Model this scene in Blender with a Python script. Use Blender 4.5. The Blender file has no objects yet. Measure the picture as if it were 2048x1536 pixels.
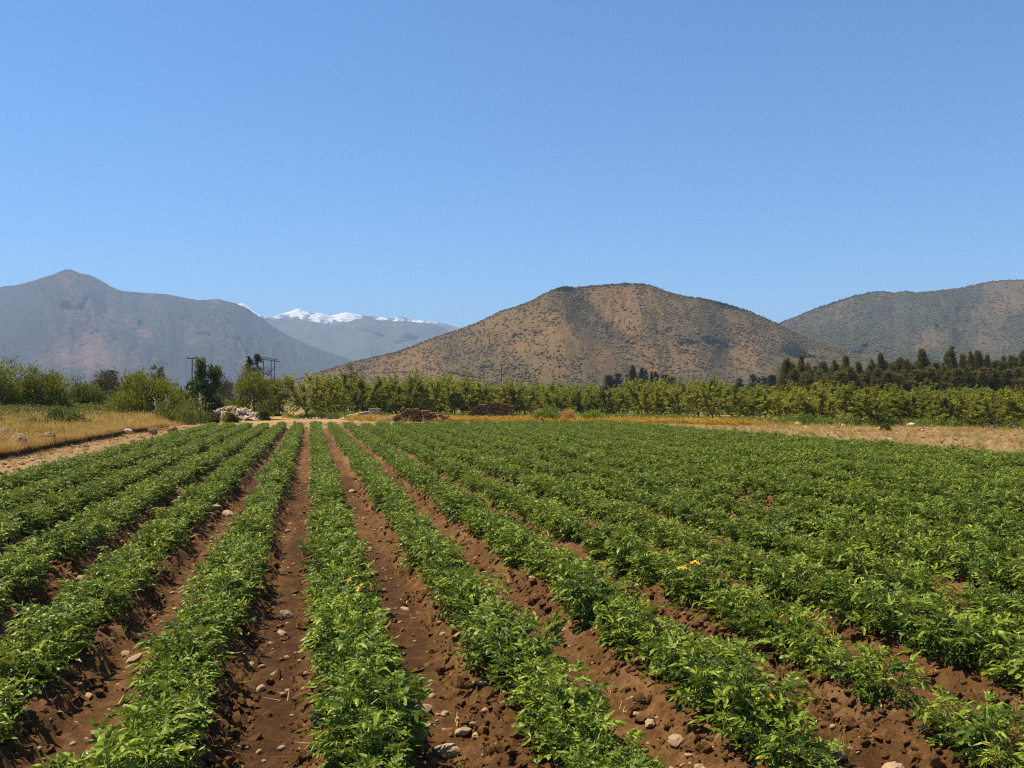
import bpy, math, random
import numpy as np
from mathutils import Matrix, Vector

R = math.radians
random.seed(7)
scene = bpy.context.scene
C = scene.collection

# ------------------------------------------------------------------ camera
F_PX = 1773.0                      # focal length in pixels of the 2048 px wide frame
H = 2.08                           # eye height above the furrow bottoms
VPX, HOR = 622.0, 797.0            # where the crop rows meet, and the level of the horizon
YAW = math.atan((1024 - VPX) / F_PX)
PITCH = math.atan((HOR - 768) / F_PX)
cam_d = bpy.data.cameras.new('camera')
cam_d.sensor_width = 36.0
cam_d.lens = 36.0 * F_PX / 2048
cam_d.clip_start = 0.1
cam_d.clip_end = 60000
cam = bpy.data.objects.new('camera', cam_d)
C.objects.link(cam)
cam.location = (0, 0, H)
cam.rotation_euler = (math.pi / 2 + PITCH, 0, -YAW)
scene.camera = cam
FW = np.array([math.sin(YAW), math.cos(YAW)])      # level forward
RT = np.array([math.cos(YAW), -math.sin(YAW)])     # right

# ------------------------------------------------------------------ sky, sun, exposure
SUN_EL = 63.0
sd = -0.93 * RT + 0.36 * FW                        # towards the sun, on the level
sd = sd / np.hypot(*sd)
SUN_AZ = math.atan2(sd[0], sd[1])
world = bpy.data.worlds.new('World')
scene.world = world
world.use_nodes = True
wn = world.node_tree
wn.nodes.clear()
sky = wn.nodes.new('ShaderNodeTexSky')
sky.sky_type = 'NISHITA'
sky.sun_disc = False
sky.sun_elevation = R(SUN_EL)
sky.sun_rotation = SUN_AZ
sky.altitude = 300
sky.air_density = 1.0
sky.dust_density = 0.0
sky.ozone_density = 6.5
bg = wn.nodes.new('ShaderNodeBackground')
bg.inputs['Strength'].default_value = 0.086
wo = wn.nodes.new('ShaderNodeOutputWorld')
tint = wn.nodes.new('ShaderNodeMix'); tint.data_type = 'RGBA'; tint.blend_type = 'MULTIPLY'
tint.inputs[0].default_value = 1.0
tint.inputs[7].default_value = (0.59, 0.88, 1.02, 1)
wn.links.new(sky.outputs[0], tint.inputs[6])
wn.links.new(tint.outputs[2], bg.inputs[0])
wn.links.new(bg.outputs[0], wo.inputs[0])
sl = bpy.data.lights.new('sun', 'SUN')
sl.energy = 5.0
sl.angle = R(0.5)
sl.color = (1.0, 0.88, 0.68)
sun = bpy.data.objects.new('sun', sl)
C.objects.link(sun)
ce = math.cos(R(SUN_EL))
sun_dir = Vector((sd[0] * ce, sd[1] * ce, math.sin(R(SUN_EL))))
sun.rotation_euler = sun_dir.to_track_quat('Z', 'Y').to_euler()
sun.location = (-20, 20, 60)
vs = scene.view_settings
vs.view_transform = 'Standard'
vs.look = 'None'
vs.exposure = 0.85
vs.gamma = 1.0
scene.render.engine = 'CYCLES'
cy = scene.cycles
cy.max_bounces = 5
cy.diffuse_bounces = 2
cy.glossy_bounces = 1
cy.transmission_bounces = 2
cy.volume_bounces = 0
cy.use_denoising = False
cy.use_adaptive_sampling = False
scene.cycles.filter_width = 1.1
cy.caustics_reflective = False
cy.caustics_refractive = False

HAZE_DENSITY = 1.35e-4

# ------------------------------------------------------------------ small helpers
def hsh(ix, iy, s):
    v = np.sin(ix * 127.1 + iy * 311.7 + s * 74.7) * 43758.5453
    return v - np.floor(v)

def vn(x, y, s=0.0):
    x = np.asarray(x, float); y = np.asarray(y, float)
    ix = np.floor(x); iy = np.floor(y)
    fx = x - ix; fy = y - iy
    fx = fx * fx * (3 - 2 * fx); fy = fy * fy * (3 - 2 * fy)
    a = hsh(ix, iy, s); b = hsh(ix + 1, iy, s); c = hsh(ix, iy + 1, s); d = hsh(ix + 1, iy + 1, s)
    return (a * (1 - fx) + b * fx) * (1 - fy) + (c * (1 - fx) + d * fx) * fy

def fbm(x, y, s=0.0, o=4):
    t = 0.0; a = 0.5; n = 0.0
    for k in range(o):
        t = t + a * vn(x * 2 ** k + 13.7 * k, y * 2 ** k - 7.3 * k, s + k); n += a; a *= 0.5
    return t / n

def ss(a, b, x):
    t = np.clip((np.asarray(x, float) - a) / (b - a), 0, 1)
    return t * t * (3 - 2 * t)

def depth_lat(px, d):              # a point at forward distance d seen in column px -> world x, y
    l = (px - 1024) / F_PX * d
    p = FW * d + RT * l
    return p[0], p[1]

def dist_for(py, z=0.0):           # forward distance at which a point of height z shows in row py
    return (H - z) * F_PX / (py - HOR)

def height_for(py, d):             # height of a point that shows in row py at distance d
    return H + (HOR - py) / F_PX * d

def project(x, y, z):
    d = x * FW[0] + y * FW[1]; l = x * RT[0] + y * RT[1]
    d = np.maximum(d, 0.05)
    return 1024 + F_PX * l / d, HOR - F_PX * (z - H) / d, d

def mesh_np(name, V, T, mat=None, attr=None, smooth=False, mats=None, midx=None, quads=False):
    V = np.asarray(V, np.float32); T = np.asarray(T, np.int32)
    me = bpy.data.meshes.new(name)
    k = T.shape[1]
    me.vertices.add(len(V)); me.vertices.foreach_set('co', V.ravel())
    me.loops.add(T.size); me.loops.foreach_set('vertex_index', T.ravel())
    me.polygons.add(len(T))
    me.polygons.foreach_set('loop_start', np.arange(0, T.size, k, dtype=np.int32))
    if midx is not None:
        me.polygons.foreach_set('material_index', np.asarray(midx, np.int32))
    me.update(calc_edges=True)
    for m in (mats or ([mat] if mat else [])):
        me.materials.append(m)
    if attr:
        for an, av in attr.items():
            a = me.attributes.new(an, 'FLOAT', 'POINT')
            a.data.foreach_set('value', np.asarray(av, np.float32).ravel())
    me.polygons.foreach_set('use_smooth', np.full(len(T), bool(smooth)))
    me.update()
    return me

def link(name, me, parent=None, loc=None, rot=None, scale=None):
    o = bpy.data.objects.new(name, me)
    C.objects.link(o)
    if parent is not None: o.parent = parent
    if loc is not None: o.location = loc
    if rot is not None: o.rotation_euler = rot
    if scale is not None: o.scale = scale if hasattr(scale, '__len__') else (scale,) * 3
    return o

def tag(o, label, cat=None, group=None, kind=None):
    o['label'] = label
    if cat: o['category'] = cat
    if group: o['group'] = group
    if kind: o['kind'] = kind
    return o

class MB:                          # collects triangles (and quads split into triangles)
    def __init__(self):
        self.V = []; self.T = []; self.A = []; self.M = []; self.n = 0
    def add(self, V, T, a=0.5, m=0):
        V = np.asarray(V, float); T = np.asarray(T, int)
        if T.shape[1] == 4:
            T = np.concatenate([T[:, [0, 1, 2]], T[:, [0, 2, 3]]])
        self.V.append(V); self.T.append(T + self.n); self.n += len(V)
        self.A.append(np.full(len(V), a) if np.isscalar(a) else np.asarray(a, float))
        self.M.append(np.full(len(T), m))
    def mesh(self, name, mats, smooth=False):
        if not isinstance(mats, (list, tuple)): mats = [mats]
        return mesh_np(name, np.concatenate(self.V), np.concatenate(self.T), mats=mats,
                       midx=np.concatenate(self.M), attr={'tint': np.concatenate(self.A)}, smooth=smooth)

def tube(mb, P, rad, sides=5, a=0.5, m=0, cap=True, m_cap=None):
    P = np.asarray(P, float); rad = np.asarray(rad, float)
    n = len(P)
    tg = np.gradient(P, axis=0); tg /= np.linalg.norm(tg, axis=1)[:, None] + 1e-9
    ref = np.array([0, 0, 1.0]) if abs(tg[0][2]) < 0.8 else np.array([1.0, 0, 0])
    u = np.cross(tg, ref); u /= np.linalg.norm(u, axis=1)[:, None] + 1e-9
    w = np.cross(tg, u)
    th = np.arange(sides) * 2 * math.pi / sides
    V = (P[:, None, :] + rad[:, None, None] * (np.cos(th)[None, :, None] * u[:, None, :] + np.sin(th)[None, :, None] * w[:, None, :])).reshape(-1, 3)
    T = []
    for i in range(n - 1):
        for j in range(sides):
            k = (j + 1) % sides
            T.append((i * sides + j, i * sides + k, (i + 1) * sides + k, (i + 1) * sides + j))
    mb.add(V, T, a, m)
    if cap:
        for e, c in ((0, P[0]), (n - 1, P[-1])):
            ring = V[e * sides:(e + 1) * sides]
            mb.add(np.vstack([ring, c]), [(j, (j + 1) % sides, sides) for j in range(sides)], a, m if m_cap is None else m_cap)

def ico(sub=1):
    import bmesh
    bm = bmesh.new(); bmesh.ops.create_icosphere(bm, subdivisions=sub, radius=1.0)
    bm.verts.ensure_lookup_table()
    V = np.array([v.co[:] for v in bm.verts]); T = np.array([[v.index for v in f.verts] for f in bm.faces])
    bm.free(); return V, T
OCT = (np.array([(1, 0, 0), (-1, 0, 0), (0, 1, 0), (0, -1, 0), (0, 0, 1), (0, 0, -1)], float), np.array([(0, 2, 4), (2, 1, 4), (1, 3, 4), (3, 0, 4), (2, 0, 5), (1, 2, 5), (3, 1, 5), (0, 3, 5)]))
ICO0, ICO1, ICO2 = ico(1), ico(2), ico(3)

def lump(base, rng, rough=0.25, freq=1.6, squash=(1, 1, 1), cuts=0):
    V, T = base
    n = np.zeros(len(V))
    o = rng.random(3) * 50
    for k, f in enumerate((freq, freq * 2.1, freq * 4.3)):
        n += (vn(V[:, 0] * f + o[0] + V[:, 2] * f * .7, V[:, 1] * f + o[1] - V[:, 2] * f * .6, o[2] + k) - .5) * (0.55 ** k)
    W = V * (1 + rough * 2 * n)[:, None]
    for k in range(cuts):
        d = rng.normal(size=3); d /= np.linalg.norm(d)
        lim = 0.62 + .2 * rng.random()
        s = W @ d
        W = W - np.maximum(s - lim, 0)[:, None] * d * .9
    return W * np.array(squash), T

# ------------------------------------------------------------------ materials
class NT:
    def __init__(self, name):
        self.m = bpy.data.materials.new(name); self.m.use_nodes = True
        self.t = self.m.node_tree; self.t.nodes.clear()
        self.out = self.t.nodes.new('ShaderNodeOutputMaterial')
    def n(self, ty, **kw):
        nd = self.t.nodes.new(ty)
        for k, v in kw.items():
            if k.startswith('i_'):
                nd.inputs[k[2:].replace('_', ' ')].default_value = v
            else: setattr(nd, k, v)
        return nd
    def l(self, a, b): self.t.links.new(a, b)
    def noise(self, scale, detail=4, rough=0.6, coord='Object', stretch=None):
        tc = self.n('ShaderNodeTexCoord')
        src = tc.outputs[coord]
        if stretch:
            mp = self.n('ShaderNodeMapping'); mp.inputs['Scale'].default_value = stretch
            self.l(src, mp.inputs[0]); src = mp.outputs[0]
        nz = self.n('ShaderNodeTexNoise'); nz.inputs['Scale'].default_value = scale
        nz.inputs['Detail'].default_value = detail; nz.inputs['Roughness'].default_value = rough
        self.l(src, nz.inputs['Vector']); return nz.outputs['Fac']
    def ramp(self, fac, stops):
        r = self.n('ShaderNodeValToRGB')
        while len(r.color_ramp.elements) < len(stops): r.color_ramp.elements.new(0.5)
        for e, (p, c) in zip(r.color_ramp.elements, stops):
            e.position = p; e.color = (*c, 1) if len(c) == 3 else c
        self.l(fac, r.inputs[0]); return r.outputs[0]
    def mix(self, fac, a, b, mode='MIX'):
        x = self.n('ShaderNodeMix', data_type='RGBA', blend_type=mode)
        for s, v in ((x.inputs[0], fac), (x.inputs[6], a), (x.inputs[7], b)):
            if hasattr(v, 'is_linked'): self.l(v, s)
            elif isinstance(v, (tuple, list)): s.default_value = (*v, 1)
            else: s.default_value = v
        return x.outputs[2]
    def math(self, op, a, b=0.5, clamp=False):
        x = self.n('ShaderNodeMath', operation=op, use_clamp=clamp)
        for s, v in zip(x.inputs, (a, b)):
            if hasattr(v, 'is_linked'): self.l(v, s)
            else: s.default_value = v
        return x.outputs[0]
    def attr(self, nm): return self.n('ShaderNodeAttribute', attribute_name=nm).outputs['Fac']
    def rnd(self): return self.n('ShaderNodeObjectInfo').outputs['Random']
    def bump(self, h, strength, dist):
        b = self.n('ShaderNodeBump'); b.inputs['Strength'].default_value = strength; b.inputs['Distance'].default_value = dist
        self.l(h, b.inputs['Height']); return b.outputs[0]
    def princ(self, col, rough=0.9, spec=0.2, normal=None):
        p = self.n('ShaderNodeBsdfPrincipled')
        if hasattr(col, 'is_linked'): self.l(col, p.inputs['Base Color'])
        else: p.inputs['Base Color'].default_value = (*col, 1)
        p.inputs['Roughness'].default_value = rough
        p.inputs['Specular IOR Level'].default_value = spec
        if normal is not None: self.l(normal, p.inputs['Normal'])
        return p.outputs[0]
    def done(self, sh): self.l(sh, self.out.inputs[0]); return self.m

def leaf_mat(name, dark, light, rough=0.5, spec=0.4, trans=0.22, tcol=None, var=0.35, under=None, old=None):
    t = NT(name)
    f = t.math('ADD', t.attr('tint'), t.math('MULTIPLY', t.math('SUBTRACT', t.rnd(), 0.5), var), clamp=True)
    col = t.mix(f, dark, light)
    if old: col = t.mix(t.ramp(f, [(.97, (0, 0, 0)), (1.0, (1, 1, 1))]), col, old)
    if under:
        g = t.n('ShaderNodeNewGeometry')
        col = t.mix(g.outputs['Backfacing'], col, under)
    p = t.princ(col, rough, spec)
    tr = t.n('ShaderNodeBsdfTranslucent')
    t.l(t.mix(1.0, col, tcol or (1.5, 1.35, 0.6), 'MULTIPLY'), tr.inputs[0])
    ms = t.n('ShaderNodeMixShader'); ms.inputs[0].default_value = trans
    t.l(p, ms.inputs[1]); t.l(tr.outputs[0], ms.inputs[2])
    return t.done(ms.outputs[0])

M = {}
M['tomato'] = leaf_mat('tomato_leaf', (0.034, 0.070, 0.003), (0.245, 0.315, 0.017), 0.46, 0.27, 0.20, under=(0.17, 0.225, 0.05), old=(0.36, 0.31, 0.04), var=0.36)
M['tomato_stem'] = leaf_mat('tomato_stem', (0.10, 0.16, 0.04), (0.17, 0.22, 0.07), 0.6, 0.3, 0.05)
M['flower'] = leaf_mat('yellow_petals', (0.75, 0.48, 0.02), (0.8, 0.55, 0.03), 0.6, 0.2, 0.2)
M['orchard'] = leaf_mat('orchard_leaf', (0.090, 0.112, 0.013), (0.35, 0.365, 0.048), 0.55, 0.2, 0.36)
M['espino'] = leaf_mat('thorn_bush_leaf', (0.060, 0.082, 0.009), (0.215, 0.235, 0.026), 0.7, 0.15, 0.3)
M['darkleaf'] = leaf_mat('dark_glossy_leaf', (0.028, 0.052, 0.010), (0.11, 0.15, 0.028), 0.45, 0.35, 0.22)
M['conifer'] = leaf_mat('conifer_needles', (0.050, 0.056, 0.018), (0.185, 0.165, 0.052), 0.8, 0.1, 0.28)
M['farconifer'] = leaf_mat('far_conifer_needles', (0.020, 0.026, 0.014), (0.05, 0.055, 0.028), 0.8, 0.1, 0.1)
M['browntwig'] = leaf_mat('brown_twig_foliage', (0.06, 0.052, 0.025), (0.12, 0.10, 0.05), 0.8, 0.1, 0.15)
M['weed'] = leaf_mat('weed_leaf', (0.070, 0.095, 0.018), (0.17, 0.19, 0.045), 0.7, 0.2, 0.25)
M['brightweed'] = leaf_mat('bright_weed_leaf', (0.09, 0.15, 0.02), (0.22, 0.28, 0.045), 0.7, 0.2, 0.25)
M['dry'] = leaf_mat('dry_grass_blade', (0.34, 0.220, 0.065), (0.66, 0.475, 0.18), 0.8, 0.15, 0.3, tcol=(1.1, 1.0, 0.75))
M['drygreen'] = leaf_mat('half_dry_grass_blade', (0.15, 0.14, 0.025), (0.42, 0.34, 0.08), 0.8, 0.15, 0.3, tcol=(1.1, 1.0, 0.7))
M['poppy'] = leaf_mat('orange_petals', (0.70, 0.38, 0.012), (0.80, 0.52, 0.025), 0.6, 0.2, 0.2, tcol=(1.1, 1, 0.8))
M['palebloom'] = leaf_mat('pale_bloom', (0.5, 0.47, 0.30), (0.7, 0.66, 0.45), 0.7, 0.2, 0.2, tcol=(1, 1, 0.9))
M['scrub'] = leaf_mat('hill_scrub', (0.058, 0.050, 0.017), (0.135, 0.098, 0.036), 0.9, 0.05, 0.0)

def bark(name, a, b, sc=6):
    t = NT(name); nz = t.noise(sc, 5, 0.65, stretch=(3, 3, .6))
    return t.done(t.princ(t.ramp(nz, [(0.3, a), (0.7, b)]), 0.95, 0.1, t.bump(nz, 0.6, 0.02)))
M['bark'] = bark('orchard_bark', (0.045, 0.032, 0.022), (0.13, 0.10, 0.075))
M['barkdark'] = bark('dark_bark', (0.03, 0.022, 0.016), (0.08, 0.06, 0.045))
M['logbark'] = bark('log_bark', (0.11, 0.05, 0.018), (0.32, 0.17, 0.07), 9)
M['pole'] = bark('weathered_pole', (0.07, 0.062, 0.058), (0.14, 0.125, 0.115), 3)
t = NT('cut_log_end'); nz = t.noise(14, 4)
M['logend'] = t.done(t.princ(t.mix(t.rnd(), t.ramp(nz, [(.3, (0.09, 0.040, 0.015)), (.7, (0.22, 0.11, 0.045))]), t.ramp(nz, [(.3, (0.12, 0.07, 0.04)), (.7, (0.33, 0.22, 0.13))])), 0.95, 0.1))
t = NT('sawn_timber'); nz = t.noise(10, 5, 0.6, stretch=(1, 12, 12))
M['timber'] = t.done(t.princ(t.mix(t.math('MULTIPLY', t.rnd(), .5), t.ramp(nz, [(.3, (0.42, 0.31, 0.18)), (.7, (0.62, 0.50, 0.33))]), (0.35, 0.27, 0.17)), 0.85, 0.2, t.bump(nz, .3, .004)))
t = NT('field_stone'); nz = t.noise(9, 6, 0.65); rv = t.rnd()
sc_ = t.mix(rv, t.ramp(nz, [(.3, (0.22, 0.14, 0.072)), (.72, (0.48, 0.35, 0.21))]), t.ramp(nz, [(.3, (0.22, 0.14, 0.08)), (.72, (0.42, 0.30, 0.18))]))
M['stone'] = t.done(t.princ(sc_, 0.9, 0.2, t.bump(nz, .5, .01)))
t = NT('pale_stone'); nz = t.noise(5, 6, 0.65); rv = t.rnd()
M['palestone'] = t.done(t.princ(t.mix(rv, t.ramp(nz, [(.3, (0.46, 0.36, 0.24)), (.72, (0.72, 0.61, 0.45))]), t.ramp(nz, [(.3, (0.36, 0.26, 0.17)), (.72, (0.60, 0.48, 0.34))])), 0.9, 0.2, t.bump(nz, .5, .02)))
t = NT('boulder_rock'); nz = t.noise(3.5, 7, 0.68)
M['boulder'] = t.done(t.princ(t.ramp(nz, [(.3, (0.11, 0.070, 0.042)), (.55, (0.25, 0.165, 0.095)), (.75, (0.44, 0.32, 0.20))]), 0.95, 0.15, t.bump(nz, .8, .05)))

# soil of the field
SOIL = [(0.25, (0.034, 0.0155, 0.005)), (0.5, (0.112, 0.053, 0.0165)), (0.75, (0.285, 0.165, 0.066))]
def soil_shader(t, fine=45):
    big = t.noise(0.7, 3); mid = t.noise(7, 6, 0.68); fi = t.noise(fine, 5, 0.7)
    f = t.math('ADD', t.math('MULTIPLY', mid, 0.6), t.math('ADD', t.math('MULTIPLY', fi, 0.3), t.math('MULTIPLY', big, 0.25)))
    f = t.math('SUBTRACT', f, 0.075)
    col = t.ramp(f, SOIL)
    return col, mid, fi
t = NT('field_soil'); col, mid, fi = soil_shader(t)
damp = t.attr('damp')
col = t.mix(damp, col, t.mix(1.0, col, (0.55, 0.50, 0.48), 'MULTIPLY'))
dust = t.attr('dust'); col = t.mix(t.math('MULTIPLY', dust, .7), col, (0.30, 0.17, 0.075))
h = t.math('ADD', t.math('MULTIPLY', mid, 1.0), t.math('MULTIPLY', fi, 0.5))
M['soil'] = t.done(t.princ(col, 0.95, 0.15, t.bump(h, 1.0, 0.05)))
t = NT('soil_clod'); col, mid, fi = soil_shader(t, 60)
col = t.mix(t.math('MULTIPLY', t.rnd(), .55), col, (0.24, 0.128, 0.052))
M['clod'] = t.done(t.princ(col, 0.95, 0.1, t.bump(fi, 0.8, 0.012)))

# open ground round the field
t = NT('open_ground')
big = t.noise(0.35, 5, 0.6); mid = t.noise(3.0, 6, 0.7); fi = t.noise(22, 4, 0.7)
dirt = t.ramp(t.math('ADD', t.math('MULTIPLY', mid, .65), t.math('MULTIPLY', fi, .35)), [(.28, (0.12, 0.070, 0.029)), (.5, (0.235, 0.148, 0.066)), (.72, (0.38, 0.27, 0.145))])
drygr = t.ramp(mid, [(.3, (0.24, 0.15, 0.05)), (.7, (0.46, 0.31, 0.11))])
green = t.ramp(big, [(.3, (0.075, 0.085, 0.022)), (.7, (0.19, 0.18, 0.05))])
col = t.mix(t.attr('dry'), dirt, drygr)
col = t.mix(t.attr('green'), col, green)
M['ground'] = t.done(t.princ(col, 0.97, 0.1, t.bump(t.math('ADD', mid, t.math('MULTIPLY', fi, .5)), 0.7, 0.08)))

# hills
def hill_mat(name, bare, bare2, veg, sc, bstr=0.6, bdist=6, thr=(.42, .58)):
    t = NT(name)
    n1 = t.noise(sc, 6, 0.72); n2 = t.noise(sc * .16, 4, 0.6); n3 = t.noise(sc * 3.1, 4, 0.7)
    v = t.math('ADD', t.math('ADD', t.math('MULTIPLY', n1, .62), t.math('MULTIPLY', n3, .38)), t.math('MULTIPLY', t.math('SUBTRACT', t.attr('veg'), .5), .55))
    bc = t.mix(t.ramp(n2, [(.35, (0, 0, 0)), (.65, (1, 1, 1))]), bare, bare2)
    vc = t.mix(n3, veg, tuple(c * 1.7 for c in veg))
    m = t.ramp(v, [(thr[0], (0, 0, 0)), (thr[1], (1, 1, 1))])
    return t.done(t.princ(t.mix(m, bc, vc), 0.97, 0.05, t.bump(n1, bstr, bdist)))
M['hill_mid'] = hill_mat('brown_hill', (0.195, 0.105, 0.040), (0.165, 0.098, 0.036), (0.075, 0.056, 0.022), 0.17, .9, 3, (.40, .57))
M['hill_right'] = hill_mat('scrub_hill', (0.125, 0.078, 0.038), (0.095, 0.066, 0.031), (0.034, 0.037, 0.016), 0.05, .8, 6, (.42, .58))
M['mtn_left'] = hill_mat('left_mountain', (0.18, 0.105, 0.066), (0.10, 0.068, 0.048), (0.030, 0.030, 0.022), 0.03, .9, 12, (.38, .56))
M['mtn_far'] = hill_mat('far_mountain', (0.10, 0.09, 0.075), (0.08, 0.08, 0.065), (0.05, 0.06, 0.045), 0.008, .9, 25)
t = NT('snow_mountain'); n1 = t.noise(0.007, 7, 0.7, stretch=(1, 1, 1.6))
m = t.ramp(t.math('ADD', t.math('MULTIPLY', t.math('SUBTRACT', n1, .5), 2.0), t.attr('snow')), [(.46, (0, 0, 0)), (.54, (1, 1, 1))])
M['snow'] = t.done(t.princ(t.mix(m, (0.13, 0.11, 0.105), (0.93, 0.92, 0.92)), 0.8, 0.2, t.bump(n1, .9, 30)))

# ------------------------------------------------------------------ lay of the land
ZTOP = 0.42                                     # plant tops above the furrow bottom
S = 0.661 * math.cos(YAW) * (H - ZTOP)          # row spacing
XA = 0.179 * math.cos(YAW) * (H - ZTOP)         # the row that runs straight away from the camera
I0, I1 = -6, 19
XL, XR = XA + (I0 - .62) * S, XA + (I1 + .62) * S
YN, YF = 3.75, 61.0

def bank_x(Y): return -10.7 + 1.3 * ss(56, 74, Y) + 3.0 * ss(74, 90, Y) + 0.5 * (fbm(np.asarray(Y, float) * .25, 3.3, 5, 2) - .5)

def ground_z(X, Y):
    X = np.asarray(X, float); Y = np.asarray(Y, float)
    u = bank_x(Y) - X
    wdt = 0.12 + 5.0 * ss(64, 74, Y)
    z = 0.21 * ss(0, 1, (u - .35) / wdt) * ss(8, 20, Y) + 1.05 * ss(2, 34, u) * ss(15, 60, Y)
    d = np.hypot(X, Y)
    z = z + 0.06 * (fbm(X * .3, Y * .3, 2, 3) - .5) + 0.05 * (fbm(X * 1.7, Y * 1.7, 9, 3) - .5) * ss(400, 60, d)
    z = z + 0.10 * np.exp(-((u + 0.5) / .5) ** 2) * -1.0 * ss(8, 20, Y) * ss(76, 66, Y)      # little ditch below the bank
    inside = ss(XL - .25, XL + .05, X) * ss(XR + .25, XR - .05, X) * ss(-1.3, -.9, Y) * ss(YF + 1.6, YF + 1.2, Y)
    return z - 0.4 * inside

def row_p(X): return (np.asarray(X, float) - XA) / S

def soil_z(X, Y, fine=True):
    X = np.asarray(X, float); Y = np.asarray(Y, float)
    Xm = X + 0.10 * (fbm(X * .0 + np.round(row_p(X)) * 3.1, Y * .45, 4, 2) - .5)
    rg = .5 + .5 * np.cos(2 * math.pi * row_p(Xm))
    amp = 0.15 * ss(YN - 1.5, YN + .3, Y) * ss(YF + 1.2, YF - .2, Y)
    z = amp * ss(.06, .82, rg)
    side = ss(.03, .3, rg)
    z = z + 0.05 * (fbm(X * 1.1, Y * 1.1, 1, 3) - .5)
    z = z + (0.035 + .05 * side) * (fbm(X * 4.2, Y * 4.2, 2, 3) - .5)
    if fine:
        rr = 1 - np.abs(2 * vn(X * 8, Y * 8, 6) - 1)
        pat = .35 + .65 * ss(.35, .6, fbm(X * 1.6, Y * .8, 70, 2))
        z = z + (0.016 + 0.05 * side) * (rr - .5) * pat + (0.014 + .045 * side) * (vn(X * 17, Y * 17, 8) - .5) * pat + .022 * (vn(X * 34, Y * 34, 10) - .5) * pat
    edge = ss(XL - .45, XL - .05, X) * ss(XR + .45, XR + .05, X) * ss(YF + 1.75, YF + 1.3, Y) * ss(-1.6, -1.0, Y)
    return z + .02 - 0.42 * (1 - edge)

def grid_faces(nr, nc):
    i = np.arange(nr - 1)[:, None] * nc + np.arange(nc - 1)[None, :]
    return np.stack([i, i + 1, i + nc + 1, i + nc], -1).reshape(-1, 4)

# --- the ground sheet, out to the foot of the mountains and beyond
az = np.concatenate([np.linspace(-180, -46, 40, endpoint=False), np.linspace(-46, 46, 560), np.linspace(46, 180, 40)[1:]])
rr = np.concatenate([np.linspace(.4, 22, 40, endpoint=False), np.linspace(22, 112, 270, endpoint=False), np.geomspace(112, 24000, 90)])
A_, R_ = np.meshgrid(np.radians(az), rr)
X = R_ * (np.cos(A_) * FW[0] + np.sin(A_) * RT[0]); Y = R_ * (np.cos(A_) * FW[1] + np.sin(A_) * RT[1])
Z = ground_z(X, Y)
nz1 = fbm(X * .12, Y * .12, 20, 4); nz2 = fbm(X * .9, Y * .9, 21, 3)
u = bank_x(Y) - X
dry = ss(-.2, .3, u) * ss(5, 12, Y) * .95
# verge between the field and the orchard, and the orchard floor
def orch_front(X): return np.interp(X, [-4, 0, 8, 20, 32, 40, 46, 70], [95, 92, 90, 84, 72, 58.5, 54.5, 47])
of = Y - orch_front(X)
verge = ss(-13, -9, of + 5 * (nz1 - .5)) * ss(4, -1, of) * ss(-6, 4, X) * ss(44, 30, X)
dry = np.maximum(dry, verge * .9 * ss(.3, .5, nz2 + .1))
orch = ss(-2.5, 1.5, of) * ss(-3, 1, X)
green_ = np.maximum(orch * (.35 + .5 * ss(.35, .65, nz1)), ss(6, 22, u + 8 * (nz1 - .5)) * ss(10, 30, Y) * .75)
green_ = np.maximum(green_, ss(130, 200, R_) * .8)
dry = np.maximum(dry, .6 * orch)
tr = np.exp(-((X + 3.6 - .04 * (Y - 80)) / 2.4) ** 2) * ss(66, 80, Y) * ss(160, 110, Y)   # grassy track beside the orchard
dry = np.maximum(dry, tr * .8); green_ = green_ * (1 - .7 * tr)
me = mesh_np('ground', np.stack([X, Y, Z], -1).reshape(-1, 3), grid_faces(*X.shape), M['ground'], {'dry': dry, 'green': np.clip(green_, 0, 1)}, smooth=True)
g = tag(link('ground', me), 'tan dirt and dry grass ground around the field', kind='structure')

# --- the little cut bank along the meadow
yb = np.arange(9, 66.5, .14)
bx = bank_x(yb); lip = np.stack([ground_z(bx - .7, yb)] * 6, -1)
sec_u = np.array([.7, .12, -.07, -.03, .09, .05]); sec_z = np.array([-.05, .01, -.01, -.12, -.22, -.6])
jit = np.stack([vn(yb * 2.3, yb * 0 + k * 9.1, k) - .5 for k in range(6)], -1)
Xb = bx[:, None] - sec_u[None] + jit * np.array([0, .1, .16, .16, .12, 0]); Zb = lip - .5 * ss(60, 65, yb)[:, None] + sec_z[None] + jit * np.array([.0, .05, .07, .08, .05, 0])
me = mesh_np('earth_bank', np.stack([Xb, np.repeat(yb[:, None], 6, 1), Zb], -1).reshape(-1, 3), grid_faces(len(yb), 6), M['soil'], {'damp': np.full(Xb.shape, .3), 'dust': np.full(Xb.shape, .15)})
tag(link('bank', me), 'low cut earth bank between the meadow and the dirt strip', kind='structure')

# --- the ploughed field
xs = np.concatenate([np.linspace(XL - .5, -5, 40, endpoint=False), np.linspace(-5, 7.5, 520, endpoint=False), np.linspace(7.5, XR + .5, 180)])
ys = np.geomspace(3.2, YF + 1.8 + 5, 560) - 5
X, Y = np.meshgrid(xs, ys)
Z = soil_z(X, Y)
rg = .5 + .5 * np.cos(2 * math.pi * row_p(X))
damp = ss(.62, .40, fbm(X * 1.4, Y * .35, 31, 3) + .25 * rg) * ss(.5, .1, rg)
dust = ss(.5, .8, fbm(X * .8, Y * .8, 33, 3)) * ss(.1, .5, rg) * .6 + .5 * ss(25, 60, Y) * ss(.5, .0, rg) * ss(4, 0, np.abs(X)) * .5
me = mesh_np('field_soil', np.stack([X, Y, Z], -1).reshape(-1, 3), grid_faces(*X.shape), M['soil'], {'damp': damp, 'dust': np.clip(dust, 0, 1)}, smooth=True)
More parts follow.
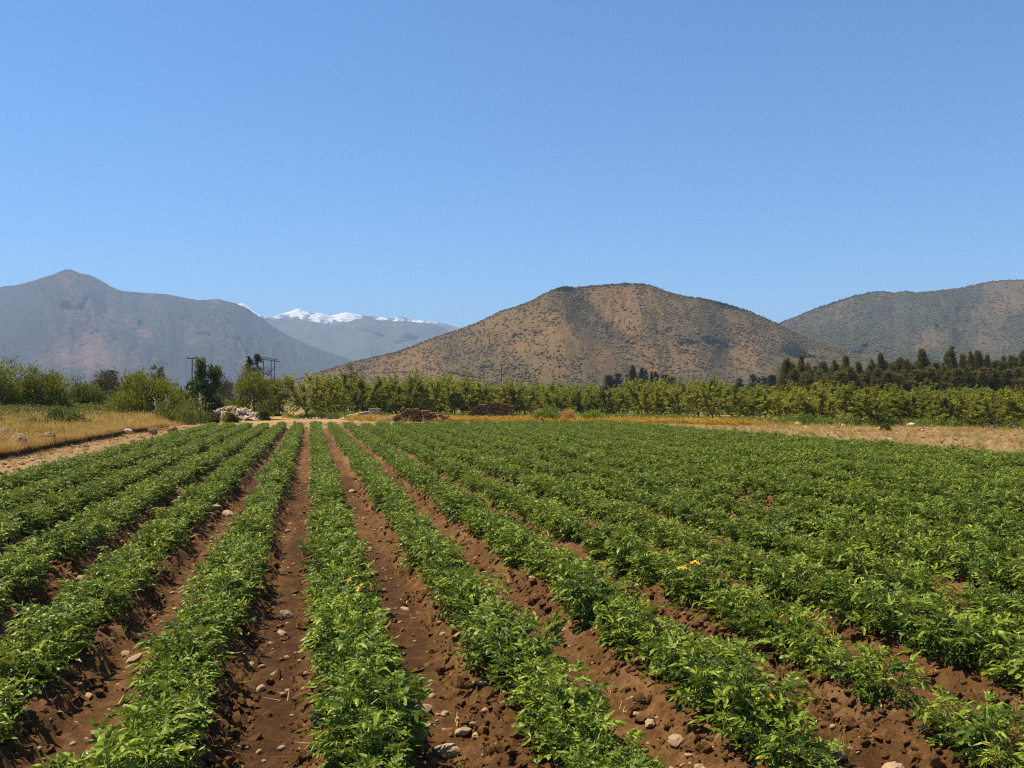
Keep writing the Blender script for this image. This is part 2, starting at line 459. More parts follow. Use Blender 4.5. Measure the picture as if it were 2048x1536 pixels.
tag(link('field', me), 'brown ridged and furrowed soil of the tomato field', kind='structure')

# ------------------------------------------------------------------ mountains
def mountain(name, label, prof, D, depth, mat, px0, px1, ncol=420, nrow=90, seed=1, spur=.45, spw=70, front=1.0, wob=.06, custom=None, vegf=None, kindattr='veg', power=1.15, rough=.012):
    pxs = np.linspace(px0, px1, ncol)
    py = np.interp(pxs, [p[0] for p in prof], [p[1] for p in prof])
    k = np.array([.25, .5, .25]); 
    for _ in range(2): py = np.convolve(np.pad(py, 1, 'edge'), k, 'valid')
    py = py + (fbm(pxs / 14, 0 * pxs, seed + .5, 3) - .5) * rough * 220
    tt = np.concatenate([np.linspace(0, 1, nrow), np.linspace(1, 2, nrow // 3)[1:]])
    P, T = np.meshgrid(pxs, tt)
    dc = D * (1 + wob * (fbm(pxs / 160, 0 * pxs, seed, 3) - .5) * 2)
    Hc = height_for(py, dc)
    hx = Hc.max()
    tf = np.minimum(T, 1); tb = np.clip(T - 1, 0, 1)
    wr = fbm(P / spw * .7, tf * 2.2, seed + 8, 3) - .5
    sp = fbm(P / spw + tf * 1.6 + wr * 1.2, tf * 1.9 - P / 400 + wr, seed + 2, 5) - .5        # spurs and gullies on the slope
    g = np.power(tf, power * (1 + spur * 2.2 * sp * (1 - tf)))
    g = g * (1 - tb ** 1.3)
    off = depth * spur * .8 * sp * np.sin(np.pi * np.minimum(tf, 1)) ** .8
    if custom is not None: off = off + custom(P, tf)
    d = dc[None, :] - depth * front * (1 - tf) * (.55 + .45 * (Hc / hx)[None, :]) - off * (1 - (tf == 1)) + tb * depth * 1.2
    Z = Hc[None, :] * g - 3 * (1 - tf) - 8 * tb
    lat = (P - 1024) / F_PX * np.where(T <= 1, dc[None, :] * .35 + d * .65, d)
    lat = np.where(T <= 1, (P - 1024) / F_PX * d, (P - 1024) / F_PX * dc[None, :])
    X = FW[0] * d + RT[0] * lat; Y = FW[1] * d + RT[1] * lat
    a = vegf(P, tf, sp) if vegf is not None else .5 + sp * .8
    me = mesh_np(name, np.stack([X, Y, Z], -1).reshape(-1, 3), grid_faces(*X.shape), mat, {kindattr: a}, smooth=True)
    o = tag(link(name, me), label, kind='structure')
    return o, (X, Y, Z, a, P, T)

snow_prof = [(-200, 640), (300, 628), (450, 615), (478, 607), (484, 606), (492, 611), (520, 632), (545, 634), (562, 627), (585, 622), (590, 617), (597, 617), (608, 623), (620, 626), (638, 625), (655, 632), (668, 630), (680, 627), (692, 624), (702, 626), (718, 630), (735, 632), (760, 634), (775, 637), (798, 633), (815, 636), (840, 641), (880, 645), (915, 654), (960, 664), (1100, 690), (1300, 715), (1600, 735)]
def snowf(P, tf, sp):
    w = np.interp(P, [0, 540, 570, 600, 660, 720, 780, 860, 920, 1000], [.3, .5, .60, .72, .66, .56, .45, .38, .34, .3])
    return w - (1 - tf) * 1.0 + sp * .9 + .07
mountain('snow_mountain', 'snow covered mountain range far behind the blue foothills', snow_prof, 6900, 900, M['snow'], 250, 1350, 360, 90, 11, .5, 36, vegf=snowf, kindattr='snow', rough=.006)
far_prof = [(200, 640), (500, 632), (530, 635), (548, 641), (575, 640), (592, 636), (612, 641), (640, 645), (672, 651), (690, 645), (712, 638), (735, 636), (750, 639), (765, 641), (775, 639), (788, 643), (808, 641), (830, 644), (850, 645), (872, 648), (885, 654), (900, 664), (960, 690), (1050, 715), (1200, 735), (1500, 745)]
mountain('far_mountain', 'hazy blue wooded foothill mountain below the snowy range', far_prof, 5700, 1400, M['mtn_far'], 200, 1500, 320, 90, 23, .5, 90, rough=.006)
left_prof = [(-900, 610), (-500, 540), (-250, 572), (-80, 582), (0, 573), (35, 569), (60, 562), (90, 553), (110, 546), (122, 540), (136, 537), (148, 542), (162, 548), (178, 549), (192, 556), (208, 566), (225, 575), (245, 582), (270, 584), (300, 586), (325, 587), (350, 591), (372, 596), (395, 600), (415, 599), (437, 597), (450, 602), (472, 607), (490, 614), (512, 629), (535, 646), (560, 662), (590, 678), (620, 690), (650, 702), (690, 715), (720, 726), (780, 745), (850, 765)]
def left_veg(P, tf, sp):
    a = .70 + sp * .9
    a -= .30 * np.exp(-((P - 150) / 130) ** 2 - ((tf - .32) / .17) ** 2)       # bare reddish spurs low on the slope
    a -= .26 * np.exp(-((P - 300) / 110) ** 2 - ((tf - .62) / .16) ** 2)
    a -= .25 * np.exp(-((P - 130) / 40) ** 2 - ((tf - .85) / .12) ** 2)
    a -= .3 * np.exp(-((P - 560) / 100) ** 2 - ((tf - .15) / .1) ** 2)
    return a
mountain('left_mountain', 'hazy grey-blue mountain with a pointed peak', left_prof, 4200, 1500, M['mtn_left'], -700, 850, 560, 130, 37, .46, 46, vegf=left_veg, rough=.008)
right_prof = [(1350, 745), (1450, 705), (1520, 668), (1560, 647), (1600, 630), (1640, 614), (1690, 597), (1720, 589), (1745, 584), (1765, 582), (1790, 586), (1815, 582), (1835, 586), (1860, 583), (1890, 580), (1920, 577), (1950, 570), (1985, 563), (2012, 560), (2048, 560), (2150, 556), (2300, 575), (2500, 560), (2800, 620), (3100, 700)]
def right_veg(P, tf, sp):
    a = .66 + sp * .8
    a -= .4 * np.exp(-((P - 1850) / 45) ** 2 - ((tf - .5) / .14) ** 2)
    a -= .45 * np.exp(-((P - 1750) / 40) ** 2 - ((tf - .16) / .1) ** 2)
    a -= .3 * ss(1900, 2030, P) * ss(.5, .8, tf)
    return a
hr, RH = mountain('right_hill', 'dark scrub covered hill rising behind the conifer row', right_prof, 1900, 800, M['hill_right'], 1350, 3100, 560, 120, 51, .5, 90, vegf=right_veg, rough=.008)
mid_prof = [(560, 770), (640, 745), (700, 726), (760, 712), (800, 702), (850, 683), (880, 672), (905, 664), (950, 648), (1000, 624), (1060, 604), (1092, 586), (1112, 577), (1128, 573), (1150, 575), (1180, 572), (1215, 569), (1250, 566), (1280, 567), (1302, 570), (1322, 579), (1340, 586), (1375, 593), (1420, 600), (1460, 610), (1500, 623), (1540, 641), (1580, 660), (1620, 678), (1670, 697), (1720, 714), (1800, 735), (1900, 755), (2000, 770)]
def gully(P, tf):
    c = 1330 - 205 * tf ** .8
    w = 26 + 20 * (1 - tf)
    return np.exp(-((P - c) / w) ** 2), c
def mid_custom(P, tf):
    gl, c = gully(P, tf)
    return np.sin(np.pi * tf) ** .6 * (-60 * gl + 54 * np.exp(-((P - (c - 120)) / 90) ** 2) - 42 * np.exp(-((P - (1480 - 40 * tf)) / 35) ** 2))
def mid_veg(P, tf, sp):
    gl, c = gully(P, tf)
    a = .50 + sp * .65 + .32 * np.exp(-((P - c - 6) / 22) ** 2)
    a += .30 * ss(1330, 1600, P + 120 * sp) * (1 - .35 * tf)
    a += .45 * ss(.26, .12, tf + sp * .15) * ss(1000, 1250, P)
    a += .25 * np.exp(-((P - 1145) / 40) ** 2) * ss(.75, 1, tf)
    a += .2 * ss(.93, 1, tf)
    return a
hm, MH = mountain('middle_hill', 'rounded brown hill dotted with scrub in the middle', mid_prof, 1080, 330, M['hill_mid'], 560, 2000, 620, 150, 64, .45, 95, custom=mid_custom, vegf=mid_veg, wob=.03, rough=.006)

def scrub(name, label, data, n, s0, s1, seed, pxr, k=1.6):
    X, Y, Z, a, P, T = data
    rng = np.random.default_rng(seed)
    nr, nc = X.shape
    out = []
    ok = 0
    mb = MB()
    base = [lump(OCT, rng, .4, 1.3, (1.1, 1.1, .85)) for _ in range(9)]
    nfront = int((T[:, 0] <= 1.02).sum())
    i = rng.integers(0, nfront - 1, n * 8); j = rng.integers(0, nc - 1, n * 8)
    w = np.clip(a[i, j], 0, 1.2) ** k
    sel = (rng.random(n * 8) < w / 1.0) & (P[i, j] > pxr[0]) & (P[i, j] < pxr[1]) & (rng.random(n * 8) < .28 + .72 * ss(.42, .62, fbm(P[i, j] / 16, T[i, j] * 17, seed, 3) + .25 * (a[i, j] - .4)))
    i = i[sel][:n]; j = j[sel][:n]
    # a fringe of bushes along the skyline
    nf = n // 14
    jf = rng.integers(0, nc - 1, nf * 3); jf = jf[(P[0, jf] > pxr[0]) & (P[0, jf] < pxr[1])][:nf]
    i = np.concatenate([i, np.full(len(jf), nfront - 2)]); j = np.concatenate([j, jf])
    fu = rng.random(len(i)); fv = rng.random(len(i))
    def bl(G): return (G[i, j] * (1 - fu) + G[i + 1, j] * fu) * (1 - fv) + (G[i, j + 1] * (1 - fu) + G[i + 1, j + 1] * fu) * fv
    px, py, pz = bl(X), bl(Y), bl(Z)
    s = s0 + (s1 - s0) * rng.random(len(i)) ** 3.2
    tint = rng.random(len(i))
    for q in range(len(i)):
        V, Tt = base[q % 9]
        th = rng.random() * 6.28; c, s_ = math.cos(th), math.sin(th)
        W = np.stack([V[:, 0] * c - V[:, 1] * s_, V[:, 0] * s_ + V[:, 1] * c, V[:, 2]], -1) * s[q]
        mb.add(W + np.array([px[q], py[q], pz[q] + s[q] * .35]), Tt, tint[q])
    o = link(name, mb.mesh(name, M['scrub']))
    tag(o, label, 'scrub', kind='stuff')
scrub('hill_scrub', 'grey-green scrub dotted over the brown middle hill', MH, 44000, .3, 1.8, 3, (590, 1900), 1.3)
scrub('hill_scrub', 'dense dark scrub covering the hill on the right', RH, 28000, .5, 2.8, 5, (1450, 2250), 1.2)

# ------------------------------------------------------------------ scattering (ground cover nobody could count)
hidden = bpy.data.collections.new('sources')
def source(name, me):
    o = bpy.data.objects.new(name, me); hidden.objects.link(o); return o

def scatter(name, sources, P, rot, sc, label, cat, seed=0):
    rng = np.random.default_rng(seed)
    P = np.asarray(P, np.float32); n = len(P)
    me = bpy.data.meshes.new(name)
    me.vertices.add(n); me.vertices.foreach_set('co', P.ravel())
    a = me.attributes.new('rot', 'FLOAT_VECTOR', 'POINT'); a.data.foreach_set('vector', np.asarray(rot, np.float32).ravel())
    a = me.attributes.new('size', 'FLOAT_VECTOR', 'POINT')
    sc = np.asarray(sc, np.float32)
    if sc.ndim == 1: sc = np.repeat(sc[:, None], 3, 1)
    a.data.foreach_set('vector', sc.ravel())
    a = me.attributes.new('pick', 'INT', 'POINT'); a.data.foreach_set('value', rng.integers(0, len(sources), n).astype(np.int32))
    ng = bpy.data.node_groups.new(name, 'GeometryNodeTree')
    ng.interface.new_socket('Geometry', in_out='INPUT', socket_type='NodeSocketGeometry')
    ng.interface.new_socket('Geometry', in_out='OUTPUT', socket_type='NodeSocketGeometry')
    gi = ng.nodes.new('NodeGroupInput'); go = ng.nodes.new('NodeGroupOutput')
    iop = ng.nodes.new('GeometryNodeInstanceOnPoints')
    jn = ng.nodes.new('GeometryNodeJoinGeometry')
    for s in sources:
        oi = ng.nodes.new('GeometryNodeObjectInfo'); oi.inputs['Object'].default_value = s; oi.inputs['As Instance'].default_value = True
        ng.links.new(oi.outputs['Geometry'], jn.inputs[0])
    def na(nm, ty):
        x = ng.nodes.new('GeometryNodeInputNamedAttribute'); x.data_type = ty; x.inputs['Name'].default_value = nm; return x.outputs[0]
    e2r = ng.nodes.new('FunctionNodeEulerToRotation')
    ng.links.new(na('rot', 'FLOAT_VECTOR'), e2r.inputs[0])
    ng.links.new(gi.outputs[0], iop.inputs['Points'])
    ng.links.new(jn.outputs[0], iop.inputs['Instance'])
    iop.inputs['Pick Instance'].default_value = True
    ng.links.new(na('pick', 'INT'), iop.inputs['Instance Index'])
    ng.links.new(e2r.outputs[0], iop.inputs['Rotation'])
    ng.links.new(na('size', 'FLOAT_VECTOR'), iop.inputs['Scale'])
    ng.links.new(iop.outputs[0], go.inputs[0])
    o = link(name, me)
    md = o.modifiers.new('scatter', 'NODES'); md.node_group = ng
    return tag(o, label, cat, kind='stuff')

def rz(n, rng, tilt=0.0):
    return np.stack([rng.normal(0, tilt, n) if tilt else np.zeros(n), rng.normal(0, tilt, n) if tilt else np.zeros(n), rng.random(n) * 6.283], -1)

# ------------------------------------------------------------------ tomato plants
LV = np.array([(0, 0), (.40, 0), (.74, 0), (1, 0), (.16, .20), (.40, .30), (.53, .17), (.74, .20), (.16, -.20), (.40, -.30), (.53, -.17), (.74, -.20)], float)
LT = np.array([(0, 1, 4), (1, 5, 4), (1, 6, 5), (1, 2, 6), (2, 7, 6), (2, 3, 7), (1, 0, 8), (9, 1, 8), (10, 1, 9), (2, 1, 10), (11, 2, 10), (3, 2, 11)])
def leaflet(mb, p, ax, nm, L, rng, tint):
    ax = ax / np.linalg.norm(ax); sdv = np.cross(nm, ax); sdv /= np.linalg.norm(sdv) + 1e-9; nm = np.cross(ax, sdv)
    fold = rng.normal(.3, .55); dr = rng.normal(.35, .35)
    x = LV[:, 0]; y = LV[:, 1] * rng.uniform(.58, .95)
    cx = np.sqrt(np.maximum(1 - min(abs(fold), .95) ** 2, .1))
    V = p + L * (x[:, None] * ax + (y * cx)[:, None] * sdv + (np.abs(y) * fold - dr * x * x + .05 * np.sin(9 * x + 20 * y))[:, None] * nm)
    mb.add(V, LT, tint)

def tomato_leaf(seed, young=False):
    rng = np.random.default_rng(seed)
    mb = MB()
    a, b = rng.uniform(.05, .25), rng.uniform(.25, .65)
    tw = rng.normal(0, .12)
    def pt(s): return np.array([s, tw * s * s, a * s - b * s * s])
    tint0 = rng.uniform(.2, .75) + (.2 if young else 0)
    ss_ = np.linspace(0, .85, 4)
    tube(mb, [pt(s) for s in ss_], [.022, .018, .014, .010], 3, tint0 * .9, 0, False)
    for s, sz in ((.34, .26), (.48, .17), (.60, .38), (.72, .16), (.80, .40)):
        for sg in (-1, 1):
            if sz < .2 and rng.random() < .4: continue
            tg = np.array([1, 2 * tw * s, a - 2 * b * s])
            ang = R(rng.normal(58, 10)) * sg
            ax = np.array([math.cos(ang), math.sin(ang), tg[2] * math.cos(ang) + rng.normal(.03, .18)])
            nm = np.array([-.2 * tg[2] + rng.normal(0, .3), rng.normal(0, .3) - sg * .15, 1])
            leaflet(mb, pt(s), ax, nm, sz * rng.uniform(.8, 1.2), rng, tint0 + rng.normal(0, .12))
    ax = np.array([1, 2 * tw, a - 1.7 * b]); leaflet(mb, pt(.83), ax, np.array([rng.normal(0, .2), rng.normal(0, .2), 1]), .46 * rng.uniform(.9, 1.2), rng, tint0 + rng.normal(0, .1))
    return np.concatenate(mb.V), np.concatenate(mb.T), np.concatenate(mb.A)
NL = 12
LEAVES = [tomato_leaf(100 + k, k >= 9) for k in range(NL)]
LEAF_ME = [mesh_np('tomato_leaf', V, T, M['tomato'], {'tint': A}) for V, T, A in LEAVES]

def mat_from(p, yaw, pitch, roll, s):
    return Matrix.Translation(Vector(p)) @ Matrix.Rotation(yaw, 4, 'Z') @ Matrix.Rotation(-pitch, 4, 'Y') @ Matrix.Rotation(roll, 4, 'X') @ Matrix.Scale(s, 4)

def tomato_spec(seed):
    rng = np.random.default_rng(seed)
    n = 92; spec = []
    stems = []
    for k in range(6):
        th = k * 2.4 + rng.normal(0, .3); rad = .0 if k == 0 else rng.uniform(.09, .20)
        top = np.array([rad * math.cos(th), rad * math.sin(th), rng.uniform(.24, .34) - rad * .35])
        stems.append((th, top))
    for k in range(n):
        t_ = (k + .5) / n
        st = stems[int(rng.integers(0, 6))]
        f = .15 + .85 * t_ ** .8
        p = st[1] * np.array([f, f, f]) + rng.normal(0, .015, 3)
        p[2] = max(p[2], .03)
        yaw = rng.random() * 6.283
        if np.hypot(p[0], p[1]) > .03 and rng.random() < .65: yaw = math.atan2(p[1], p[0]) + rng.normal(0, .8)
        pitch = R(-8 + 62 * t_ ** 1.3 + rng.normal(0, 16))
        L = rng.uniform(.12, .20) * (1 - .3 * t_ ** 3)
        v = int(rng.integers(0, 9)) if t_ < .85 else int(rng.integers(9, NL))
        spec.append((v, mat_from(p, yaw, pitch, rng.normal(0, .35), L)))
    return stems, spec

def stem_mesh(stems):
    mb = MB()
    for th, top in stems:
        P = [np.array([0, 0, -.05]), top * .4 + np.array([0, 0, .02]), top * .75, top]
        tube(mb, P, [.008, .007, .005, .003], 5, .5, 0, False)
    return mb.mesh('tomato_stem', M['tomato_stem'])

NV = 10
SPEC = []; FOL_ME = []; STEM_ME = []
for k in range(NV):
    st, sp = tomato_spec(500 + k)
    mb = MB()
    for v, mt in sp:
        V, T, A = LEAVES[v]; m3 = np.array(mt)
        mb.add(V @ m3[:3, :3].T + m3[:3, 3], T, A)
    SPEC.append(sp); FOL_ME.append(mb.mesh('tomato_foliage', M['tomato'])); STEM_ME.append(stem_mesh(st))
mb = MB(); rng = np.random.default_rng(4)
for q in range(4):
    c = rng.normal(0, .013, 3)
    for k in range(5):
        th = k * 1.2566 + q; d = np.array([math.cos(th), math.sin(th), .35]); s_ = np.array([-math.sin(th), math.cos(th), 0])
        mb.add(np.array([c, c + d * .008 + s_ * .005, c + d * .019, c + d * .008 - s_ * .005]), [(0, 1, 2, 3)], rng.random())
FLOWER_ME = mb.mesh('flower', M['flower'])

rng = np.random.default_rng(77)
plants = []
for i in range(I0, I1 + 1):
    y = (YN - .5 if i < 2 else (YN + .22 if i == 2 else YN - .1)) + rng.uniform(-.15, .2)
    while y < YF + rng.uniform(-.4, .3):
        x = XA + i * S + .10 * float(fbm(i * 3.1, y * .3, 12, 2) - .5) + rng.normal(0, .025)
        bad = float(vn(i * 7.7, y * .55, 40))
        if (abs(i) < 2 and y < 11) or not (rng.random() < .03 or (bad > .9 and rng.random() < .6)):
            sc = rng.uniform(.80, 1.18) * (.86 + .28 * float(fbm(i * 5.3, y * .35, 44, 2))) * (1.0 - .22 * max(0, bad - .75) / .25)
            if y < YN + .5: sc *= .9
            plants.append((i, x, y, sc))
        y += rng.uniform(.29, .36)
pl = np.array(plants)
ppx, ppy, pd = project(pl[:, 1], pl[:, 2], .25)
inview = (ppx > -60 - 4500 / pd) & (ppx < 2110 + 4500 / pd)
pl = pl[inview]; pd = pd[inview]; ppx = ppx[inview]; ppy = ppy[inview]
strict = (ppx > -20) & (ppx < 2068) & (ppy < 1545)
order = np.argsort(np.where(strict, pd, 1e6 + pd))
near = order[:300]; rest = order[300:]
ORD = ['', 'first', 'second', 'third', 'fourth', 'fifth', 'sixth', 'seventh', 'eighth', 'ninth', 'tenth', 'eleventh', 'twelfth']
def row_text(i):
    if i == 0: return 'in the row that runs most nearly straight away from the camera'
    if abs(i) < len(ORD): return 'in the %s row to the %s of the straightest row' % (ORD[abs(i)], 'right' if i > 0 else 'left')
    return 'in a far right-hand row'
zpl = soil_z(pl[:, 1], pl[:, 2], False)
rowcount = {}
for q, k in enumerate(near):
    i, x, y, sc = int(pl[k, 0]), pl[k, 1], pl[k, 2], pl[k, 3]
    v = int(rng.integers(0, NV))
    o = bpy.data.objects.new('tomato_plant', None); C.objects.link(o)
    o.empty_display_size = .1
    o.location = (x, y, zpl[k] - .02); o.rotation_euler = (rng.normal(0, .06), rng.normal(0, .06), rng.random() * 6.283); o.scale = (sc * 1.05, sc * 1.05, sc)
    rowcount[i] = rowcount.get(i, 0) + 1
    m = rowcount[i]
    if m <= 2 and i in (-1, 0, 1, 2):
        lab = 'bushy tomato plant, %s from the near end %s' % (ORD[m], row_text(i))
    else:
        lab = 'leafy green tomato plant ' + row_text(i)
    lab = ' '.join(lab.split()[:16])
    tag(o, lab, 'tomato plant', 'tomato plants growing in the field rows')
    link('stem', STEM_ME[v], o)
    if q < 26:
        for lv, mt in SPEC[v]:
            lf = link('leaf', LEAF_ME[lv], o); lf.matrix_local = mt
    else:
        link('foliage', FOL_ME[v], o)
    if rng.random() < .04:
        for _ in range(int(rng.integers(1, 3))):
            th = rng.random() * 6.28; r_ = rng.uniform(.02, .17)
            link('flower', FLOWER_ME, o, (r_ * math.cos(th), r_ * math.sin(th), rng.uniform(.34, .39) - r_ * .35), (rng.normal(0, .5), rng.normal(0, .5), 0), .95)
src = [source('tomato_foliage', m_) for m_ in FOL_ME]
n = len(rest)
P = np.stack([pl[rest, 1], pl[rest, 2], zpl[rest] - .02], -1)
sc = np.stack([pl[rest, 3] * 1.05, pl[rest, 3] * 1.05, pl[rest, 3]], -1)
scatter('tomato_crop', src, P, rz(n, rng, .06), sc, 'green tomato plants filling the rows farther off in the field', 'tomato crop', 5)

# ------------------------------------------------------------------ clods, pebbles, straw on the soil
rng = np.random.default_rng(21)
CLODS = [source('soil_clod', mesh_np('soil_clod', *lump(ICO1, rng, .5, 1.7, (1, .85, .7), 5), M['clod'])) for _ in range(6)]
def near_pts(n, ymax=24, power=2.0):
    d = YN - 1.2 + (ymax - YN) * rng.random(n) ** power
    x = rng.uniform(-1, 1, n) * (.65 * d + 1.3) + d * .23
    ok = (x > XL - .1) & (x < XR + .1)
    return x[ok], d[ok]
x, y = near_pts(112000)
rgp = .5 + .5 * np.cos(2 * math.pi * row_p(x))
keep = rng.random(len(x)) < (.12 + .88 * ss(.02, .35, rgp)) * (.35 + .65 * ss(.35, .6, fbm(x * 1.3, y * 1.3, 50, 3)))
x, y = x[keep], y[keep]
s_ = .005 + .045 * rng.random(len(x)) ** 4.5 + .0007 * y
scatter('soil_clods', CLODS, np.stack([x, y, soil_z(x, y) + s_ * .02], -1), rz(len(x), rng, .5), np.stack([s_ * rng.uniform(.7, 1.4, len(x)), s_, s_ * rng.uniform(.55, 1.1, len(x))], -1), 'crumbly brown clods of earth along the furrow sides', 'soil clods', 6)
STONES = [mesh_np('stone', *lump(ICO2, rng, .26, 1.1, (1, .78, .6), 4), M['stone'], smooth=False) for _ in range(6)]
PEB = [source('pebble', mesh_np('pebble', *lump(ICO1, rng, .15, 1.0, (1, .8, .6)), M['stone'], smooth=True)) for _ in range(4)]
x, y = near_pts(4500, 45, 1.7)
rgp = .5 + .5 * np.cos(2 * math.pi * row_p(x))
keep = rng.random(len(x)) < ss(.75, .2, rgp)
x, y = x[keep], y[keep]; s_ = .007 + .02 * rng.random(len(x)) ** 2 + .0009 * y
scatter('pebbles', PEB, np.stack([x, y, soil_z(x, y) + s_ * .05], -1), rz(len(x), rng, .3), s_, 'small tan pebbles scattered in the furrows', 'pebbles', 7)
mb = MB(); 
def straw_mesh(seed):
    r = np.random.default_rng(seed); mb = MB()
    for k in range(5):
        p = np.array([r.normal(0, .03), r.normal(0, .03), 0]); th = r.random() * 6.28; L = r.uniform(.03, .09)
        d = np.array([math.cos(th), math.sin(th), r.normal(0, .25)]); s = np.array([-math.sin(th), math.cos(th), 0]) * .0022
        mb.add([p - s, p + s, p + d * L + s * .5 + [0, 0, .008], p + d * L - s * .5 + [0, 0, .008]], [(0, 1, 2, 3)], r.random())
    return mb.mesh('straw', M['dry'])
STRAW = [source('straw', straw_mesh(k)) for k in range(4)]
x, y = near_pts(900, 30, 1.6)
scatter('straw_litter', STRAW, np.stack([x, y, soil_z(x, y) + .008], -1), rz(len(x), rng, .2), rng.uniform(.8, 1.8, len(x)), 'bits of dry straw lying on the soil', 'straw', 8)

# stones big enough to pick out, where the photograph shows them
def stone_at(px, py, w, label, me=None, mat=None, sq=(1, .9, .8), z=None, group=None, name='stone'):
    d = dist_for(py)
    for _ in range(4):
        X_, Y_ = depth_lat(px, d)
        inf = XL - .1 < X_ < XR + .1 and Y_ < YF + 1.3
        zz = float(soil_z(X_, Y_) if inf else ground_z(X_, Y_))
        d = dist_for(py, zz)
    r_ = w * d / F_PX / 2
    o = link(name, me or STONES[int(rng.integers(0, 6))], None, (X_, Y_, zz + r_ * (.75 if name == 'boulder' else .24)), (rng.normal(0, .3), rng.normal(0, .3), rng.random() * 6.28), (r_ * sq[0], r_ * sq[1], r_ * sq[2]))
    tag(o, label, 'stone' if name == 'stone' else 'rock', group)
    return o
G1 = 'stones lying in the furrows'
big = [(895, 1505, 62, 'cracked tan rock at the bottom edge beside the straightest row'), (840, 1425, 44, 'rounded clod-like tan stone beside the straightest row'),
       (925, 1460, 40, 'long pale stone in the furrow right of the straightest row'), (946, 1446, 26, 'small upright tan stone behind the long pale stone'),
       (956, 1478, 32, 'pale wedge-shaped stone in front of the long pale stone'), (890, 1425, 24, 'flat light stone in the furrow above the long pale stone'),
       (962, 1388, 24, 'tilted tan stone on the furrow bank below the leafy row'), (950, 1376, 14, 'tiny pale stone next to the tilted tan stone'),
       (1350, 1458, 44, 'pale angular stone in the bottom right furrow'), (1398, 1490, 24, 'flat whitish stone below the pale angular stone'),
       (1436, 1516, 26, 'oval pale stone nearest the bottom edge of the right furrow'), (1362, 1474, 14, 'tiny cream pebble under the pale angular stone'),
       (1780, 1528, 60, 'large tan rock at the end of the third row'), (1880, 1530, 70, 'broad dusty rock in the bottom right corner'),
       (1670, 1512, 46, 'brown rock tucked beneath the end of the leafy row'), (1615, 1312, 66, 'big brown flat rock between two rows on the right'),
       (2005, 1322, 50, 'long cream stone near the right edge'), (565, 1268, 30, 'pale pink stone in the furrow left of the straightest row'),
       (575, 1232, 32, 'long tan stone in the furrow above the pink stone'), (620, 1292, 30, 'long pale stone leaning beside the straightest row'),
       (255, 1310, 28, 'tan stone beside the left-hand row, the left of two'), (270, 1322, 34, 'tan oval stone beside the left-hand row, the right of two'),
       (182, 1396, 26, 'flat cream stone in the left foreground'), (320, 1530, 60, 'tan rock at the bottom edge under the left row'),
       (525, 1378, 26, 'small rounded tan stone below the pink stone'), (570, 1388, 20, 'tiny pale stone right of the small rounded stone'),
       (555, 1346, 22, 'smooth tan stone lying in the left furrow bottom'), (424, 1016, 30, 'long pale stone between the rows at mid left'),
       (458, 1032, 34, 'lumpy tan stone right of the long pale stone at mid left'), (540, 893, 22, 'round brown stone standing between rows far off'),
       (627, 962, 22, 'cream stone at the foot of the straightest row'), (148, 1090, 24, 'tan stone in the gap between two left rows'),
       (742, 893, 14, 'small pale stone in the furrow far down the field'), (810, 1220, 26, 'flat tan stone at the right foot of the straightest row'),
       (1195, 1092, 18, 'small cream stone in the furrow at mid right'), (705, 985, 18, 'flat cream stone halfway along the central furrow'),
       (1262, 1378, 20, 'small pale stone alone in the right furrow'), (168, 1140, 26, 'dusty tan stone between rows at far left')]
for px, py, w, lab in big:
    stone_at(px, py, w, lab, group=G1)
x, y = near_pts(1300, 34, 1.5)
rgp = .5 + .5 * np.cos(2 * math.pi * row_p(x)); ok = (rgp < .35) & (rng.random(len(x)) < .45)
for xx, yy in list(zip(x[ok], y[ok]))[:70]:
    r_ = .018 + .03 * rng.random() ** 2 + .0009 * yy
    o = link('stone', STONES[int(rng.integers(0, 6))], None, (xx, yy, float(soil_z(xx, yy)) + r_ * .08), (rng.normal(0, .3), rng.normal(0, .3), rng.random() * 6.28), (r_, r_ * .9, r_ * .8))
    tag(o, 'small tan stone lying loose in a furrow between the tomato rows', 'stone', 'small loose stones in the furrows')

# ------------------------------------------------------------------ grasses and weeds
def tuft(seed, n, h, spread, mat, wid=.006, lean=.35, heads=None, headmat=None, hs=.02):
    r = np.random.default_rng(seed); mb = MB()
    for k in range(n):
        p = np.array([r.normal(0, spread), r.normal(0, spread), 0]); th = r.random() * 6.28
        hh = h * r.uniform(.55, 1.1); ln = lean * hh * r.uniform(.2, 1.4)
        d = np.array([math.cos(th), math.sin(th), 0]); s = np.array([-math.sin(th), math.cos(th), 0]) * wid
        a = p + d * ln * .35 + [0, 0, hh * .55]; b = p + d * ln + [0, 0, hh]
        mb.add([p - s, p + s, a + s * .8, a - s * .8, b], [(0, 1, 2), (0, 2, 3), (3, 2, 4)], r.random())
        if heads and r.random() < heads:
            e = np.array([r.normal(), r.normal(), r.normal()]); e /= np.linalg.norm(e); f = np.cross(e, [0, 0, 1.0]) + 1e-3
            for _ in range(2):
                c = b + r.normal(0, hs * .6, 3)
                mb.add([c - e * hs, c + f * hs, c + e * hs, c - f * hs], [(0, 1, 2, 3)], r.random(), 1)
                e, f = f, np.cross(e, f)
    return mb.mesh('grass_tuft', [mat, headmat or mat])

